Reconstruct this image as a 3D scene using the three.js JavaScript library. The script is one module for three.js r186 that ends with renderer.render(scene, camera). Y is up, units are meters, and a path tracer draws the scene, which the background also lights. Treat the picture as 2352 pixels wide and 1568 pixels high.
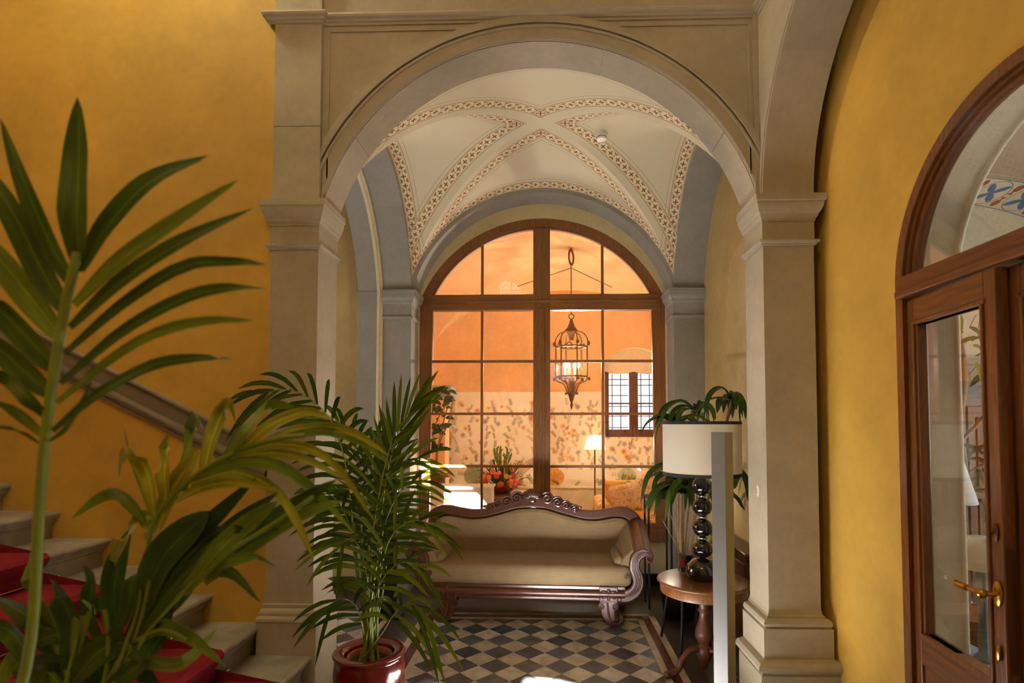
import * as THREE from 'three';
import { mergeGeometries, mergeVertices, toCreasedNormals } from 'three/addons/utils/BufferGeometryUtils.js';
import { RoundedBoxGeometry } from 'three/addons/geometries/RoundedBoxGeometry.js';
import { RectAreaLightUniformsLib } from 'three/addons/lights/RectAreaLightUniformsLib.js';

// ---------------------------------------------------------------- camera, sky, sun, exposure
const scene = new THREE.Scene();
const renderer = new THREE.WebGLRenderer({ antialias: true });
renderer.toneMapping = THREE.LinearToneMapping;
const G = 1 / 50;                    // all lights are set in camera-scaled units; the exposure undoes the scale
renderer.toneMappingExposure = 1.06 / G;
renderer.shadowMap.enabled = true;
RectAreaLightUniformsLib.init();
const V = (x, y, z) => new THREE.Vector3(x, y, z);
const EYE = V(0, 1.65, 0), FPX = 1280, CX = 1222, CY = 920, YAW = 1.57 * Math.PI / 180, PITCH = 2.23 * Math.PI / 180;
const camera = new THREE.PerspectiveCamera(2 * Math.atan(784 / FPX) * 180 / Math.PI, 2352 / 1568, 0.05, 80);
camera.position.copy(EYE);
const FW = V(-Math.sin(YAW) * Math.cos(PITCH), Math.sin(PITCH), -Math.cos(YAW) * Math.cos(PITCH));
camera.lookAt(EYE.clone().add(FW));
camera.setViewOffset(2352, 1568, 1176 - CX, 784 - CY, 2352, 1568);
camera.focus = 4.2; camera.userData.fStop = 2.2;
scene.add(camera);
const RT = V(Math.cos(YAW), 0, -Math.sin(YAW)), UPV = RT.clone().cross(FW);
// a point at a given distance in front of the camera's wall-parallel plane
const at = (px, py, d) => { const r = FW.clone().addScaledVector(RT, (px - CX) / FPX).addScaledVector(UPV, -(py - CY) / FPX); return EYE.clone().addScaledVector(r, d / -r.z); };

scene.background = new THREE.Color().setRGB(1.3 * G, 1.36 * G, 1.45 * G);
const sun = new THREE.DirectionalLight(new THREE.Color().setRGB(0.95, 0.97, 1.02), 540 * G);
const SUN_TAN = 0.45;
sun.target.position.set(0, 0, -3.72);
sun.position.set(0, 10 * SUN_TAN, -3.72 + 10);
sun.castShadow = true; sun.shadow.camera.left = -8; sun.shadow.camera.right = 8; sun.shadow.camera.top = 8; sun.shadow.camera.bottom = -8; sun.shadow.camera.far = 40;
sun.shadow.mapSize.set(2048, 2048);
scene.add(sun, sun.target);

// ---------------------------------------------------------------- helpers
let seedN = 7;
const reseed = s => { seedN = s; };
const rnd = () => { seedN |= 0; seedN = seedN + 0x6D2B79F5 | 0; let t = Math.imul(seedN ^ seedN >>> 15, 1 | seedN); t = t + Math.imul(t ^ t >>> 7, 61 | t) ^ t; return ((t ^ t >>> 14) >>> 0) / 4294967296; };
const rr = (a, b) => a + (b - a) * rnd();
const D2R = Math.PI / 180, lerp = (a, b, t) => a + (b - a) * t, clamp = (x, a, b) => Math.min(b, Math.max(a, x));
const taken = new Map();
const numbered = n => { const k = taken.get(n) || 0; taken.set(n, k + 1); return k ? `${n}_${String(k).padStart(3, '0')}` : n; };
function obj(name, geo, m, parent = scene) {
  if (Array.isArray(geo)) { geo = geo.map(g => { g = g.index ? g.toNonIndexed() : g; for (const k of Object.keys(g.attributes)) if (!['position', 'normal', 'uv'].includes(k)) g.deleteAttribute(k); return g; }); geo = geo.length > 1 ? mergeGeometries(geo) : geo[0]; }
  const o = new THREE.Mesh(geo, m); o.castShadow = o.receiveShadow = true;
  o.name = parent === scene ? numbered(name) : name; parent.add(o); return o;
}
function thing(name, label, category, pos = [0, 0, 0], turn = 0, group) {
  const o = new THREE.Group(); o.name = numbered(name); scene.add(o); o.position.set(...pos); o.rotation.y = turn;
  o.userData = { label, category }; if (group) o.userData.group = group; return o;
}
const tag = (o, label, category, group) => { Object.assign(o.userData, { label, category }); if (group) o.userData.group = group; return o; };
const struct = (name, label, category, geo, m) => { const o = obj(name, geo, m); o.userData = { kind: 'structure', label, category }; return o; };
const structG = (name, label, category) => { const o = new THREE.Group(); o.name = numbered(name); o.userData = { kind: 'structure', label, category }; scene.add(o); return o; };
// uv in metres from the dominant direction of each face
function muv(g, s = 1, turn = false) {
  g = g.index ? g.toNonIndexed() : g; if (!g.attributes.normal) g.computeVertexNormals();
  const p = g.attributes.position, uv = new Float32Array(p.count * 2), a = V(), b = V(), c = V();
  for (let i = 0; i < p.count; i += 3) {
    a.fromBufferAttribute(p, i); b.fromBufferAttribute(p, i + 1); c.fromBufferAttribute(p, i + 2);
    const n = b.clone().sub(a).cross(c.clone().sub(a)), ax = Math.abs(n.x), ay = Math.abs(n.y), az = Math.abs(n.z);
    [a, b, c].forEach((q, k) => { let u, v; if (ax >= ay && ax >= az) { u = q.z; v = q.y; } else if (ay >= az) { u = q.x; v = q.z; } else { u = q.x; v = q.y; } if (turn) [u, v] = [v, u]; uv[(i + k) * 2] = u * s; uv[(i + k) * 2 + 1] = v * s; });
  }
  g.setAttribute('uv', new THREE.BufferAttribute(uv, 2)); return g;
}
const box = (x0, x1, y0, y1, z0, z1, r = 0) => { const w = Math.abs(x1 - x0), h = Math.abs(y1 - y0), d = Math.abs(z1 - z0); const g = r ? new RoundedBoxGeometry(w, h, d, 2, Math.min(r, w / 2.01, h / 2.01, d / 2.01)) : new THREE.BoxGeometry(w, h, d); g.translate((x0 + x1) / 2, (y0 + y1) / 2, (z0 + z1) / 2); return muv(g); };
const cyl = (r0, r1, y0, y1, x, z, n = 20) => new THREE.CylinderGeometry(r1, r0, y1 - y0, n).translate(x, (y0 + y1) / 2, z).toNonIndexed();
const lathe = (pts, n = 40) => new THREE.LatheGeometry(pts.map(p => new THREE.Vector2(p[0], p[1])), n);
const ball = (r, x, y, z, sx = 1, sy = 1, sz = 1, n = 16) => new THREE.SphereGeometry(r, n, Math.ceil(n * .7)).scale(sx, sy, sz).translate(x, y, z);
const tube = (pts, r, seg = 24, n = 8, closed = false) => new THREE.TubeGeometry(new THREE.CatmullRomCurve3(pts.map(p => p.isVector3 ? p : V(...p)), closed), seg, r, n, closed);
// straight bar from a to b
function bar(a, b, r, n = 8) { a = a.isVector3 ? a : V(...a); b = b.isVector3 ? b : V(...b); const d = b.clone().sub(a), g = new THREE.CylinderGeometry(r, r, d.length(), n); g.applyQuaternion(new THREE.Quaternion().setFromUnitVectors(V(0, 1, 0), d.clone().normalize())); const m = a.clone().add(b).multiplyScalar(.5); return g.translate(m.x, m.y, m.z); }
// profile [[out, y], ...] swept along a plan path [[x, z], ...]; "out" is to the right of the direction of travel
function sweep(path, prof, closed = false) {
  const n = path.length, pos = [], idx = [], mit = [];
  for (let i = 0; i < n; i++) {
    const p = path[i], a = path[(i - 1 + n) % n], b = path[(i + 1) % n];
    const dir = (q, r) => { const l = Math.hypot(r[0] - q[0], r[1] - q[1]) || 1; return [(r[0] - q[0]) / l, (r[1] - q[1]) / l]; };
    const d0 = (i || closed) ? dir(a, p) : dir(p, b), d1 = (i < n - 1 || closed) ? dir(p, b) : d0, n0 = [-d0[1], d0[0]], n1 = [-d1[1], d1[0]];
    const k = 1 + n0[0] * n1[0] + n0[1] * n1[1]; mit.push([(n0[0] + n1[0]) / k, (n0[1] + n1[1]) / k]);
  }
  const m = prof.length, last = closed ? n : n - 1;
  for (let i = 0; i < last; i++) for (let j = 0; j < m - 1; j++) {
    const q = (ii, jj) => { const k = ii % n; return [path[k][0] + mit[k][0] * prof[jj][0], prof[jj][1], path[k][1] + mit[k][1] * prof[jj][0]]; };
    const A = q(i, j), B = q(i + 1, j), C = q(i + 1, j + 1), Dd = q(i, j + 1); pos.push(...A, ...Dd, ...B, ...B, ...Dd, ...C);
  }
  const g = new THREE.BufferGeometry(); g.setAttribute('position', new THREE.Float32BufferAttribute(pos, 3)); g.computeVertexNormals(); return muv(g);
}
const shape = pts => { const s = new THREE.Shape(); pts.forEach((p, i) => i ? s.lineTo(p[0], p[1]) : s.moveTo(p[0], p[1])); return s; };
const hole = (s, pts) => { const h = new THREE.Path(); pts.forEach((p, i) => i ? h.lineTo(p[0], p[1]) : h.moveTo(p[0], p[1])); h.closePath(); s.holes.push(h); return s; };
const extr = (s, d, bevel = 0, seg = 2) => new THREE.ExtrudeGeometry(s, { depth: d, bevelEnabled: bevel > 0, bevelSize: bevel, bevelThickness: bevel, bevelSegments: seg, bevelOffset: -bevel, curveSegments: 24 });
// arc of points, centre (cx, cy), from angle a to b in degrees
const arc = (cx, cy, r, a, b, n = 40) => Array.from({ length: n + 1 }, (_, i) => { const t = (a + (b - a) * i / n) * D2R; return [cx + r * Math.cos(t), cy + r * Math.sin(t)]; });
const smooth = (pts, n = 60) => new THREE.CatmullRomCurve3(pts.map(p => V(p[0], p[1], 0))).getPoints(n).map(p => [p.x, p.y]);
// a ribbon of given half width along a 2D line, as an outline
function ribbon(line, hw) { const L = [], R = []; line.forEach((p, i) => { const a = line[Math.max(0, i - 1)], b = line[Math.min(line.length - 1, i + 1)], l = Math.hypot(b[0] - a[0], b[1] - a[1]) || 1, w = typeof hw === 'function' ? hw(i / (line.length - 1)) : hw, nx = -(b[1] - a[1]) / l * w, ny = (b[0] - a[0]) / l * w; L.push([p[0] + nx, p[1] + ny]); R.unshift([p[0] - nx, p[1] - ny]); }); return L.concat(R); }
// leaf blade: folded strip along a 3D curve
function blade(pts, w, hint = V(0, 0, 1), fold = .25, seg = 9, prof) {
  const c = new THREE.CatmullRomCurve3(pts), pos = [], nrm = [];
  const rows = [];
  for (let i = 0; i <= seg; i++) {
    const t = i / seg, p = c.getPoint(t), T = c.getTangent(t), S = T.clone().cross(hint).normalize(), N = S.clone().cross(T).normalize();
    const k = w / 2 * (prof ? prof(t) : Math.pow(Math.sin(Math.PI * Math.min(1, .1 + t * .9)), .7) * (t > .999 ? .02 : 1));
    rows.push([p.clone().addScaledVector(S, -k), p.clone().addScaledVector(N, -k * fold), p.clone().addScaledVector(S, k)]);
  }
  const uv = [];
  for (let i = 0; i < seg; i++) for (let j = 0; j < 2; j++) {
    const a = rows[i][j], b = rows[i][j + 1], d = rows[i + 1][j], e = rows[i + 1][j + 1];
    for (const [q, u, v] of [[a, j, i], [b, j + 1, i], [d, j, i + 1], [b, j + 1, i], [e, j + 1, i + 1], [d, j, i + 1]]) { pos.push(q.x, q.y, q.z); uv.push(u / 2, v / seg); }
  }
  const g = new THREE.BufferGeometry(); g.setAttribute('position', new THREE.Float32BufferAttribute(pos, 3)); g.setAttribute('uv', new THREE.Float32BufferAttribute(uv, 2));
  g.computeVertexNormals(); return toCreasedNormals(g, 1.0);
}

// ---------------------------------------------------------------- textures and materials
const hash = (x, y, s) => { let h = Math.imul(x, 374761393) ^ Math.imul(y, 668265263) ^ Math.imul(s, 2246822519); h = Math.imul(h ^ h >>> 13, 1274126177); return ((h ^ h >>> 16) >>> 0) / 4294967296; };
function vn(x, y, per, s) { const xi = Math.floor(x), yi = Math.floor(y), fx = x - xi, fy = y - yi, u = fx * fx * (3 - 2 * fx), v = fy * fy * (3 - 2 * fy), m = k => ((k % per) + per) % per; return lerp(lerp(hash(m(xi), m(yi), s), hash(m(xi + 1), m(yi), s), u), lerp(hash(m(xi), m(yi + 1), s), hash(m(xi + 1), m(yi + 1), s), u), v); }
const fbm = (u, v, per, oct, s) => { let a = 0, k = .5, t = 0; for (let i = 0; i < oct; i++) { a += k * vn(u * per, v * per, per, s + i); t += k; k *= .55; per *= 2; } return a / t; };
function tex(n, fn, color = true) {
  const d = new Uint8Array(n * n * 4);
  for (let y = 0; y < n; y++) for (let x = 0; x < n; x++) { const c = fn(x / n, y / n); const i = (y * n + x) * 4; d[i] = clamp(c[0], 0, 255); d[i + 1] = clamp(c[1], 0, 255); d[i + 2] = clamp(c[2], 0, 255); d[i + 3] = 255; }
  const t = new THREE.DataTexture(d, n, n); t.wrapS = t.wrapT = THREE.RepeatWrapping; t.magFilter = THREE.LinearFilter; t.minFilter = THREE.LinearMipmapLinearFilter; t.generateMipmaps = true;
  if (color) t.colorSpace = THREE.SRGBColorSpace; t.needsUpdate = true; return t;
}
const rep = (t, x, y = x) => { const c = t.clone(); c.repeat.set(x, y); c.needsUpdate = true; return c; };
const grey = tex(256, (u, v) => { const a = 255 * (.35 * fbm(u, v, 4, 4, 11) + .65 * fbm(u, v, 24, 4, 12)); return [a, a, a]; }, false);
const mottle = (c, amt, s, warm = 0) => tex(512, (u, v) => { const a = fbm(u, v, 3, 5, s) - .5, b = fbm(u, v, 12, 4, s + 9) - .5, f = fbm(u, v, 80, 2, s + 20) - .5, k = 1 + amt * (a * 1.3 + b * .7) + .05 * f; return [c[0] * k * (1 + warm * a), c[1] * k, c[2] * k * (1 - warm * a * 1.5)]; });
const std = (o) => new THREE.MeshPhysicalMaterial({ side: THREE.DoubleSide, ...o });
const plaster = (c, amt, s, rough = .85, r = .4, warm = 0) => std({ map: rep(mottle(c, amt, s, warm), r), roughness: rough, bumpMap: rep(grey, 1.5), bumpScale: .0012 });
const woodTex = (c, s, contrast = .35) => tex(512, (u, v) => { const w = fbm(u, v, 3, 3, s) * .35, g = fbm((u + w * .15) % 1, v, 2, 2, s + 3), ring = .5 + .5 * Math.sin((u * 30 + w * 14) * 6.283), fine = vn(u * 160, v * 4, 160, s + 5) - .5, k = 1 + contrast * ((ring - .5) * .28 + fine * .6 + (g - .5) * .8); return [c[0] * k, c[1] * k, c[2] * k]; });
const wood = (c, s, rough, coat = 0, r = 1.6, contrast) => std({ map: rep(woodTex(c, s, contrast), r), roughness: rough, clearcoat: coat, clearcoatRoughness: .18 });
const marbleTex = (c, vein, s, amt = .12) => tex(256, (u, v) => { const n = fbm(u, v, 3, 5, s), m = Math.abs(Math.sin((u * 2 + v * 1 + n * 2.4) * 3.1416)), k = 1 + amt * (fbm(u, v, 6, 4, s + 4) - .5) * 2, w = Math.pow(1 - m, 14) * .35 * fbm(u, v, 8, 2, s + 7); return [0, 1, 2].map(i => lerp(c[i] * k, vein[i], w)); });
const mats = {};
mats.stone = plaster([172, 162, 142], .16, 31, .8, .5);
mats.rail = plaster([132, 120, 102], .14, 37, .8, .5);
mats.grey = plaster([156, 154, 146], .12, 41, .75, .5);
mats.yellow = plaster([206, 166, 72], .17, 51, .8, .3, .06);
mats.ochre = plaster([190, 166, 110], .2, 61, .85, .35);
mats.cream = plaster([226, 214, 182], .07, 71, .85, .4);
mats.lunette = plaster([216, 198, 150], .1, 75, .85, .4);
mats.orange = plaster([230, 182, 124], .12, 81, .85, .35);
mats.ceil = plaster([214, 196, 160], .08, 91, .9, .4);
mats.darkfloor = std({ map: rep(marbleTex([58, 50, 44], [96, 88, 80], 101, .2), 1.2), roughness: .3 });
mats.hallfloor = std({ map: rep(marbleTex([168, 158, 142], [110, 102, 92], 105, .15), .8), roughness: .3 });
mats.redstone = std({ map: rep(marbleTex([92, 42, 30], [140, 80, 60], 103, .2), 2), roughness: .25 });
mats.stripe = std({ map: rep(marbleTex([186, 172, 148], [150, 130, 108], 104, .14), 2), roughness: .25 });
mats.stepstone = std({ map: rep(marbleTex([150, 144, 132], [92, 88, 80], 107, .18), 1.4), roughness: .45, bumpMap: rep(grey, 2), bumpScale: .001 });
mats.walnut = wood([84, 43, 22], 111, .42, .25);
mats.oak = wood([138, 88, 40], 121, .45, .2, 1.2, .3);
mats.door = wood([116, 68, 28], 131, .35, .35, 1.1, .4);
mats.tablewood = wood([112, 68, 28], 141, .28, .8);
mats.steel = std({ color: 0xa4a8ad, metalness: .5, roughness: .5 });
mats.chrome = std({ color: 0xd8dadc, metalness: 1, roughness: .12 });
mats.brass = std({ color: 0xc79a46, metalness: 1, roughness: .25 });
mats.bronze = std({ color: 0x6a4a2a, metalness: .8, roughness: .45 });
mats.black = std({ color: 0x0b0b0c, roughness: .4 });
mats.blackglass = std({ color: 0x060607, roughness: .06, clearcoat: 1, clearcoatRoughness: .03 });
mats.iron = std({ color: 0x1b1715, roughness: .5, metalness: .4 });
mats.pane = std({ color: 0xffffff, transmission: 1, thickness: 0, roughness: 0, ior: 1.5 });
mats.glass = std({ color: 0xffffff, transmission: 1, thickness: 0, roughness: .02, ior: 1.5 });
mats.plastic = std({ color: 0xe6e2d4, roughness: .4 });
mats.soil = std({ map: rep(mottle([52, 40, 30], .9, 151), 6), roughness: 1, bumpMap: rep(grey, 8), bumpScale: .01 });
const weave = tex(256, (u, v) => { const a = .5 + .5 * Math.sin(u * 128 * 3.1416), b = .5 + .5 * Math.sin(v * 128 * 3.1416), s = fbm(u * .999, v, 4, 3, 163) - .5, h = vn(u * 6, v * 90, 90, 164) - .5, k = 1 + .1 * (a * b - .25) + .1 * s + .07 * h; return [138 * k, 114 * k, 80 * k]; });
mats.linen = std({ map: rep(weave, 3), roughness: .9, sheen: .3, sheenRoughness: .6, sheenColor: new THREE.Color(0xfff0d8) });
mats.shade = std({ color: 0xf1ead9, roughness: .9, transmission: .25, thickness: 0 });
mats.shadeWhite = std({ color: 0xf4f2ee, roughness: .9, transmission: .3, thickness: 0 });
mats.trim = std({ color: 0x26262b, roughness: .8 });
mats.carpet = std({ map: rep(mottle([124, 4, 24], .22, 171), 3), roughness: .95, sheen: .5, sheenRoughness: .5, sheenColor: new THREE.Color(0x801020), bumpMap: rep(grey, 10), bumpScale: .002 });
mats.potred = std({ map: rep(mottle([104, 22, 20], .25, 181), 2), roughness: .18, clearcoat: 1, clearcoatRoughness: .06 });
mats.terracotta = std({ map: rep(mottle([168, 96, 52], .3, 183), 4), roughness: .8 });
const leafTex = (c, s) => tex(128, (u, v) => { const st = .92 + .16 * Math.abs(Math.sin(u * 3.1416 * 9)), m = Math.abs(u - .5) < .03 ? 1.25 : 1, n = 1 + .5 * (fbm(u, v, 4, 3, s) - .5); return c.map(k => k * st * m * n); });
const leafMat = (c, s, r = .5) => std({ map: leafTex(c, s), roughness: r, specularIntensity: .5, transmission: .22, thickness: 0 });
mats.leafA = leafMat([74, 98, 24], 191); mats.leafB = leafMat([112, 132, 36], 193); mats.leafC = leafMat([56, 84, 28], 195); mats.leafD = leafMat([158, 156, 44], 197);
mats.leafDark = leafMat([44, 68, 26], 199, .38); mats.stalk = std({ map: rep(mottle([124, 140, 40], .25, 201), 5), roughness: .5 });
mats.twig = std({ map: rep(mottle([150, 122, 84], .4, 203), 6), roughness: .8 });
// ---------------------------------------------------------------- the building: measures
const XL = -1.347, XR = 1.243, XC = (XL + XR) / 2, HA = (XR - XL) / 2, ARC_R = 1.3438, ARC_Y = 2.591, SPR = 2.95, APEX = 3.935;
const ZF = -3.21, ZS = -3.24, ZB = -3.5, ZP = -5.45, ZW = -5.75, ZC = (ZB + ZP) / 2, HB = (ZB - ZP) / 2, XWALL = 1.60, HALLTOP = 6.2;
const A0 = Math.asin((SPR - ARC_Y) / ARC_R) / D2R;
const extrX = (pts, x0, x1, holes = []) => { const s = shape(pts.map(([z, y]) => [-z, y])); holes.forEach(h => hole(s, h.map(([z, y]) => [-z, y]))); const g = extr(s, x1 - x0); g.rotateY(Math.PI / 2); g.translate(x0, 0, 0); return muv(g); };
const extrZ = (pts, z0, z1, holes = [], bevel = 0) => { const s = shape(pts); holes.forEach(h => hole(s, h)); const g = extr(s, z1 - z0 - 2 * bevel, bevel); g.translate(0, 0, z0 + bevel); return muv(g); };
const archLine = (xc, n = 48, grow = 0) => arc(xc, ARC_Y, ARC_R + grow, A0, 180 - A0, n);
const sideLine = (n = 40, grow = 0) => archLine(0, n, grow).map(([x, y]) => [ZC + x / HA * HB, y]);

// front wall with the arch
{
  const w = structG('wall_front', 'stone wall with the large arch in front of the vaulted bay', 'wall');
  obj('spandrel', extrZ([[-1.63, 0], [-1.63, HALLTOP], [1.533, HALLTOP], [1.533, 0], [XR, 0], [XR, SPR], ...archLine(XC), [XL, SPR], [XL, 0]], ZB, ZS), mats.stone, w);
  const blocks = (x0, x1, cuts) => { for (let i = 0; i < cuts.length - 1; i++) obj('stone_block', box(x0, x1, cuts[i] + .0012, cuts[i + 1] - .0012, ZS - .002, ZF, .002), mats.stone, w); };
  blocks(-1.63, XL, [0.02, .64, 2.68, 2.83, 3.41, 4.06, 4.9, HALLTOP]);
  blocks(XR, 1.533, [0.02, .56, 2.68, 2.83, SPR]);
  obj('corner_strip', box(XR - .03, XR + .02, SPR, HALLTOP, ZS - .002, ZS + .012), mats.stone, w);
  // archivolt mouldings round the arch
  const ring = (a, b, z1) => { const o = archLine(XC, 60, b), i = archLine(XC, 60, a).reverse(); return extrZ([...o.filter(p => p[0] > XL && p[0] < XR), ...i], ZS - .001, z1, [], .003); };
  obj('archivolt', [ring(0.002, .07, ZS + .008), ring(.07, .085, ZS + .016), ring(.095, .135, ZS + .022)], mats.stone, w);
  obj('panel_bead', [box(XL + .028, XL + .042, 3.1, 4.0, ZS - .001, ZS + .008, .003), box(XR - .06, XR - .046, 3.1, 4.0, ZS - .001, ZS + .008, .003), box(XL + .028, XR - .046, 3.998, 4.012, ZS - .001, ZS + .008, .003)], mats.stone, w);
  // thin joints between the voussoirs are gaps between keystone and haunch plates on the soffit
  const plate = (a, b) => { const o = arc(XC, ARC_Y, ARC_R + .012, a, b, 20), i = arc(XC, ARC_Y, ARC_R - .006, a, b, 20).reverse(); return extrZ([...o, ...i], ZB - .004, ZS - .012); };
  for (const [a, b] of [[A0 + .6, 34.9], [35.1, 72.9], [73.1, 106.9], [107.1, 144.9], [145.1, 180 - A0 - .6]]) obj('soffit_stone', plate(a, b), mats.stone, w);
  // capitals
  const cap = [[0, 2.668], [.012, 2.67], [.012, 2.676], [.022, 2.682], [.026, 2.69], [.022, 2.698], [.003, 2.703], [.003, 2.806], [.008, 2.808], [.008, 2.82], [.018, 2.834], [.021, 2.846], [.031, 2.86], [.04, 2.884], [.044, 2.9], [.044, 2.914], [.052, 2.918], [.052, 2.954], [0, 2.956]];
  obj('capital', sweep([[XL, ZB], [XL, ZF], [-1.63, ZF], [-1.63, ZS - .01]].reverse(), cap), mats.stone, w);
  obj('capital', sweep([[XR, ZB], [XR, ZF], [1.533, ZF], [1.533, ZB]], cap), mats.stone, w);
  const baseR = [[0, .6], [.006, .575], [.014, .566], [.014, .558], [.036, .552], [.044, .535], [.04, .518], [.032, .51], [.046, .506], [.046, .345], [.052, .34], [.08, .334], [.094, .315], [.094, .3], [.082, .286], [.066, .282], [.062, .268], [.072, .262], [.072, 0]];
  obj('base', sweep([[XR, ZB], [XR, ZF], [1.533, ZF], [1.533, ZB]], baseR), mats.stone, w);
  const baseL = [[0, .645], [.002, .61], [.008, .605], [.008, .585], [.02, .57], [.024, .56], [.024, .545], [.034, .53], [.036, .515], [.03, .51], [.03, 0]];
  obj('base', sweep([[-1.63, ZS - .01], [-1.63, ZF], [XL, ZF], [XL, ZB]], baseL), mats.stone, w);
  // string course
  const corn = [[0, 4.035], [.008, 4.038], [.008, 4.052], [.016, 4.056], [.02, 4.066], [.034, 4.074], [.038, 4.086], [.034, 4.098], [0, 4.102]];
  obj('string_course', [sweep([[-1.66, ZS + .03 - .03], [-1.66, ZF], [XL, ZF], [XL, ZS]].map((p, i) => i === 0 ? [-1.66, ZS - .01] : p), corn), sweep([[XL, ZS], [XR, ZS], [XR, -1.2]], corn)], mats.stone, w);
}
// side walls of the hall
struct('wall_left', 'ochre yellow plaster wall above the staircase', 'wall', box(-6.2, -1.63, 0, HALLTOP, ZB, -3.25), mats.yellow);
// door wall (opening: centre z -1.91)
const DZ = -1.91, DR = .645, DSP = 2.257;
{
  const open = [[DZ - DR, -.01], ...arc(DZ, DSP, DR, 180, 0, 48), [DZ + DR, -.01]];
  const outline = [[3.7, 0], [3.7, HALLTOP], [ZB, HALLTOP], [ZB, 0]];
  struct('wall_right', 'ochre yellow plaster wall around the arched wooden doorway', 'wall', extrX([[3.7, -.01], [3.7, HALLTOP], [ZB, HALLTOP], [ZB, -.01], ...open], XWALL, XWALL + .2), mats.yellow);
}
// arch along the right wall, from the pillar towards the viewer
{
  const w = structG('wall_2', 'grey stone arch springing from the right pillar along the yellow wall', 'arch');
  const R = .95, zc = -3.2 + R;
  const ln = arc(zc, SPR, R, 180, 0, 40);
  obj('arch_stone', extrX([[ZS, SPR], [ZS, HALLTOP], [-.9, HALLTOP], [-.9, 0], [zc + R, 0], ...ln.reverse()], XR, 1.533), mats.stone, w);
  obj('arch_bead', extrX([...arc(zc, SPR, R + .035, 0, 180, 40), ...arc(zc, SPR, R + .015, 180, 0, 40)], XR - .006, XR + .002), mats.stone, w);
}
// rest of the hall shell
struct('wall_hall_left', 'yellow plaster end wall of the stair hall', 'wall', box(-6.4, -6.2, 0, HALLTOP, ZB, 3.7), mats.yellow);
struct('ceiling', 'pale plaster ceiling of the hall', 'ceiling', box(-6.4, 1.9, HALLTOP, HALLTOP + .2, ZB, 3.7), mats.ceil);
struct('roof', 'slab over the vaulted bay', 'ceiling', box(-4.4, 1.9, 4.7, 4.8, ZW, ZB), mats.ceil);
{ // entrance wall behind the viewer: a glazed door with bars and a high half-shuttered arched window
  const w = structG('wall_entrance', 'plaster wall with the entrance door behind the viewer', 'wall');
  obj('plaster', extrZ([[-6.4, 0], [-6.4, HALLTOP], [1.9, HALLTOP], [1.9, 0]], 3.5, 3.7, [[[-1.29, 5.18], [-1.29, 5.5], [-.95, 5.5], [-.78, 5.34], [-.7, 5.18]], [[-.14, 2.78], [-.14, 3.29], [.06, 3.28], [.2, 3.25], [.35, 3.18], [.55, 3.06], [.74, 2.9], [.8, 2.78]]]), mats.ceil, w);
  obj('window_bars', [box(-.99, -.95, 5.1, 5.6, 3.5, 3.53), box(-1.45, -.6, 5.25, 5.275, 3.5, 3.53)], mats.door, w);
}
// rear piers and arches of the bay
{
  const w = structG('wall_bay', 'grey stone piers and arches carrying the vault', 'wall');
  const capB = [[0, 2.668], [.01, 2.67], [.012, 2.678], [.02, 2.684], [.024, 2.692], [.02, 2.7], [.003, 2.704], [.003, 2.806], [.008, 2.808], [.008, 2.822], [.02, 2.834], [.022, 2.85], [.024, 2.86], [.04, 2.88], [.046, 2.9], [.046, 2.915], [.056, 2.92], [.056, 2.94], [.06, 2.944], [.06, 2.955], [0, 2.957]];
  obj('pier', box(-1.63, XL, 0, SPR, ZW, ZP, .003), mats.grey, w);
  obj('pier', box(XR - .007, 1.533, 0, SPR, ZW, ZP, .003), mats.grey, w);
  obj('pier', box(-1.88, -1.684, 0, SPR, ZW, ZP + .01, .003), mats.grey, w);
  obj('bead', [box(-1.684, -1.655, 0, SPR, ZW, ZP + .025, .004), box(-1.656, -1.63, 0, SPR, ZW, ZP + .012, .004)], mats.cream, w);
  obj('capital', sweep([[-1.63, ZP], [XL, ZP], [XL, ZW]].map(p => p), capB.map(([o, y]) => [-o, y]).map(([o, y]) => [-o, y])), mats.grey, w);
  obj('capital', sweep([[XR - .007, ZW], [XR - .007, ZP], [1.533, ZP]], capB), mats.grey, w);
  obj('back_arch', extrZ([[-1.9, SPR], [-1.9, 4.65], [1.6, 4.65], [1.6, SPR], [XR, SPR], ...archLine(XC), [XL, SPR]], ZW, ZP), mats.grey, w);
  const ring = (g0 = 0) => [[ZB, SPR], [ZB, 4.65], [ZP, 4.65], [ZP, SPR], ...sideLine(40, g0).reverse()];
  obj('side_arch', extrX(ring(), XR, 1.533), mats.grey, w);
  obj('side_arch', extrX(ring(), -1.63, XL), mats.grey, w);
  obj('side_arch', extrX(ring(), -1.88, -1.684), mats.grey, w);
  const thin = (a, b) => [...sideLine(40, b), ...sideLine(40, a).reverse()];
  obj('bead', [extrX(thin(-.028, .01), -1.684, -1.655), extrX(thin(-.014, .01), -1.656, -1.63)], mats.cream, w);
}
struct('wall_bay_right', 'ochre plaster wall at the right of the bay', 'wall', [box(1.533, 1.6, 0, 4.65, ZW, ZB), box(1.515, 1.533, 0, .1, ZP, ZB)], mats.ochre);
struct('wall_corridor_back', 'yellow plaster wall seen beside the left pier', 'wall', box(-4.2, -1.88, 0, 4.65, ZW, -5.6), mats.ochre);
struct('baseboard_corridor', 'dark stone skirting below the yellow corridor wall', 'baseboard', box(-4.2, -1.88, 0, .11, -5.6, -5.58, .003), mats.darkfloor);
struct('wall_corridor_left', 'plaster wall with a window at the end of the side corridor', 'wall', extrX([[ZW, 0], [ZW, 4.65], [ZB, 4.65], [ZB, 0]], -4.4, -4.2, [[[-5.2, .9], [-5.2, 2.5], [-3.9, 2.5], [-3.9, .9]]]), mats.ochre);
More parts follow.
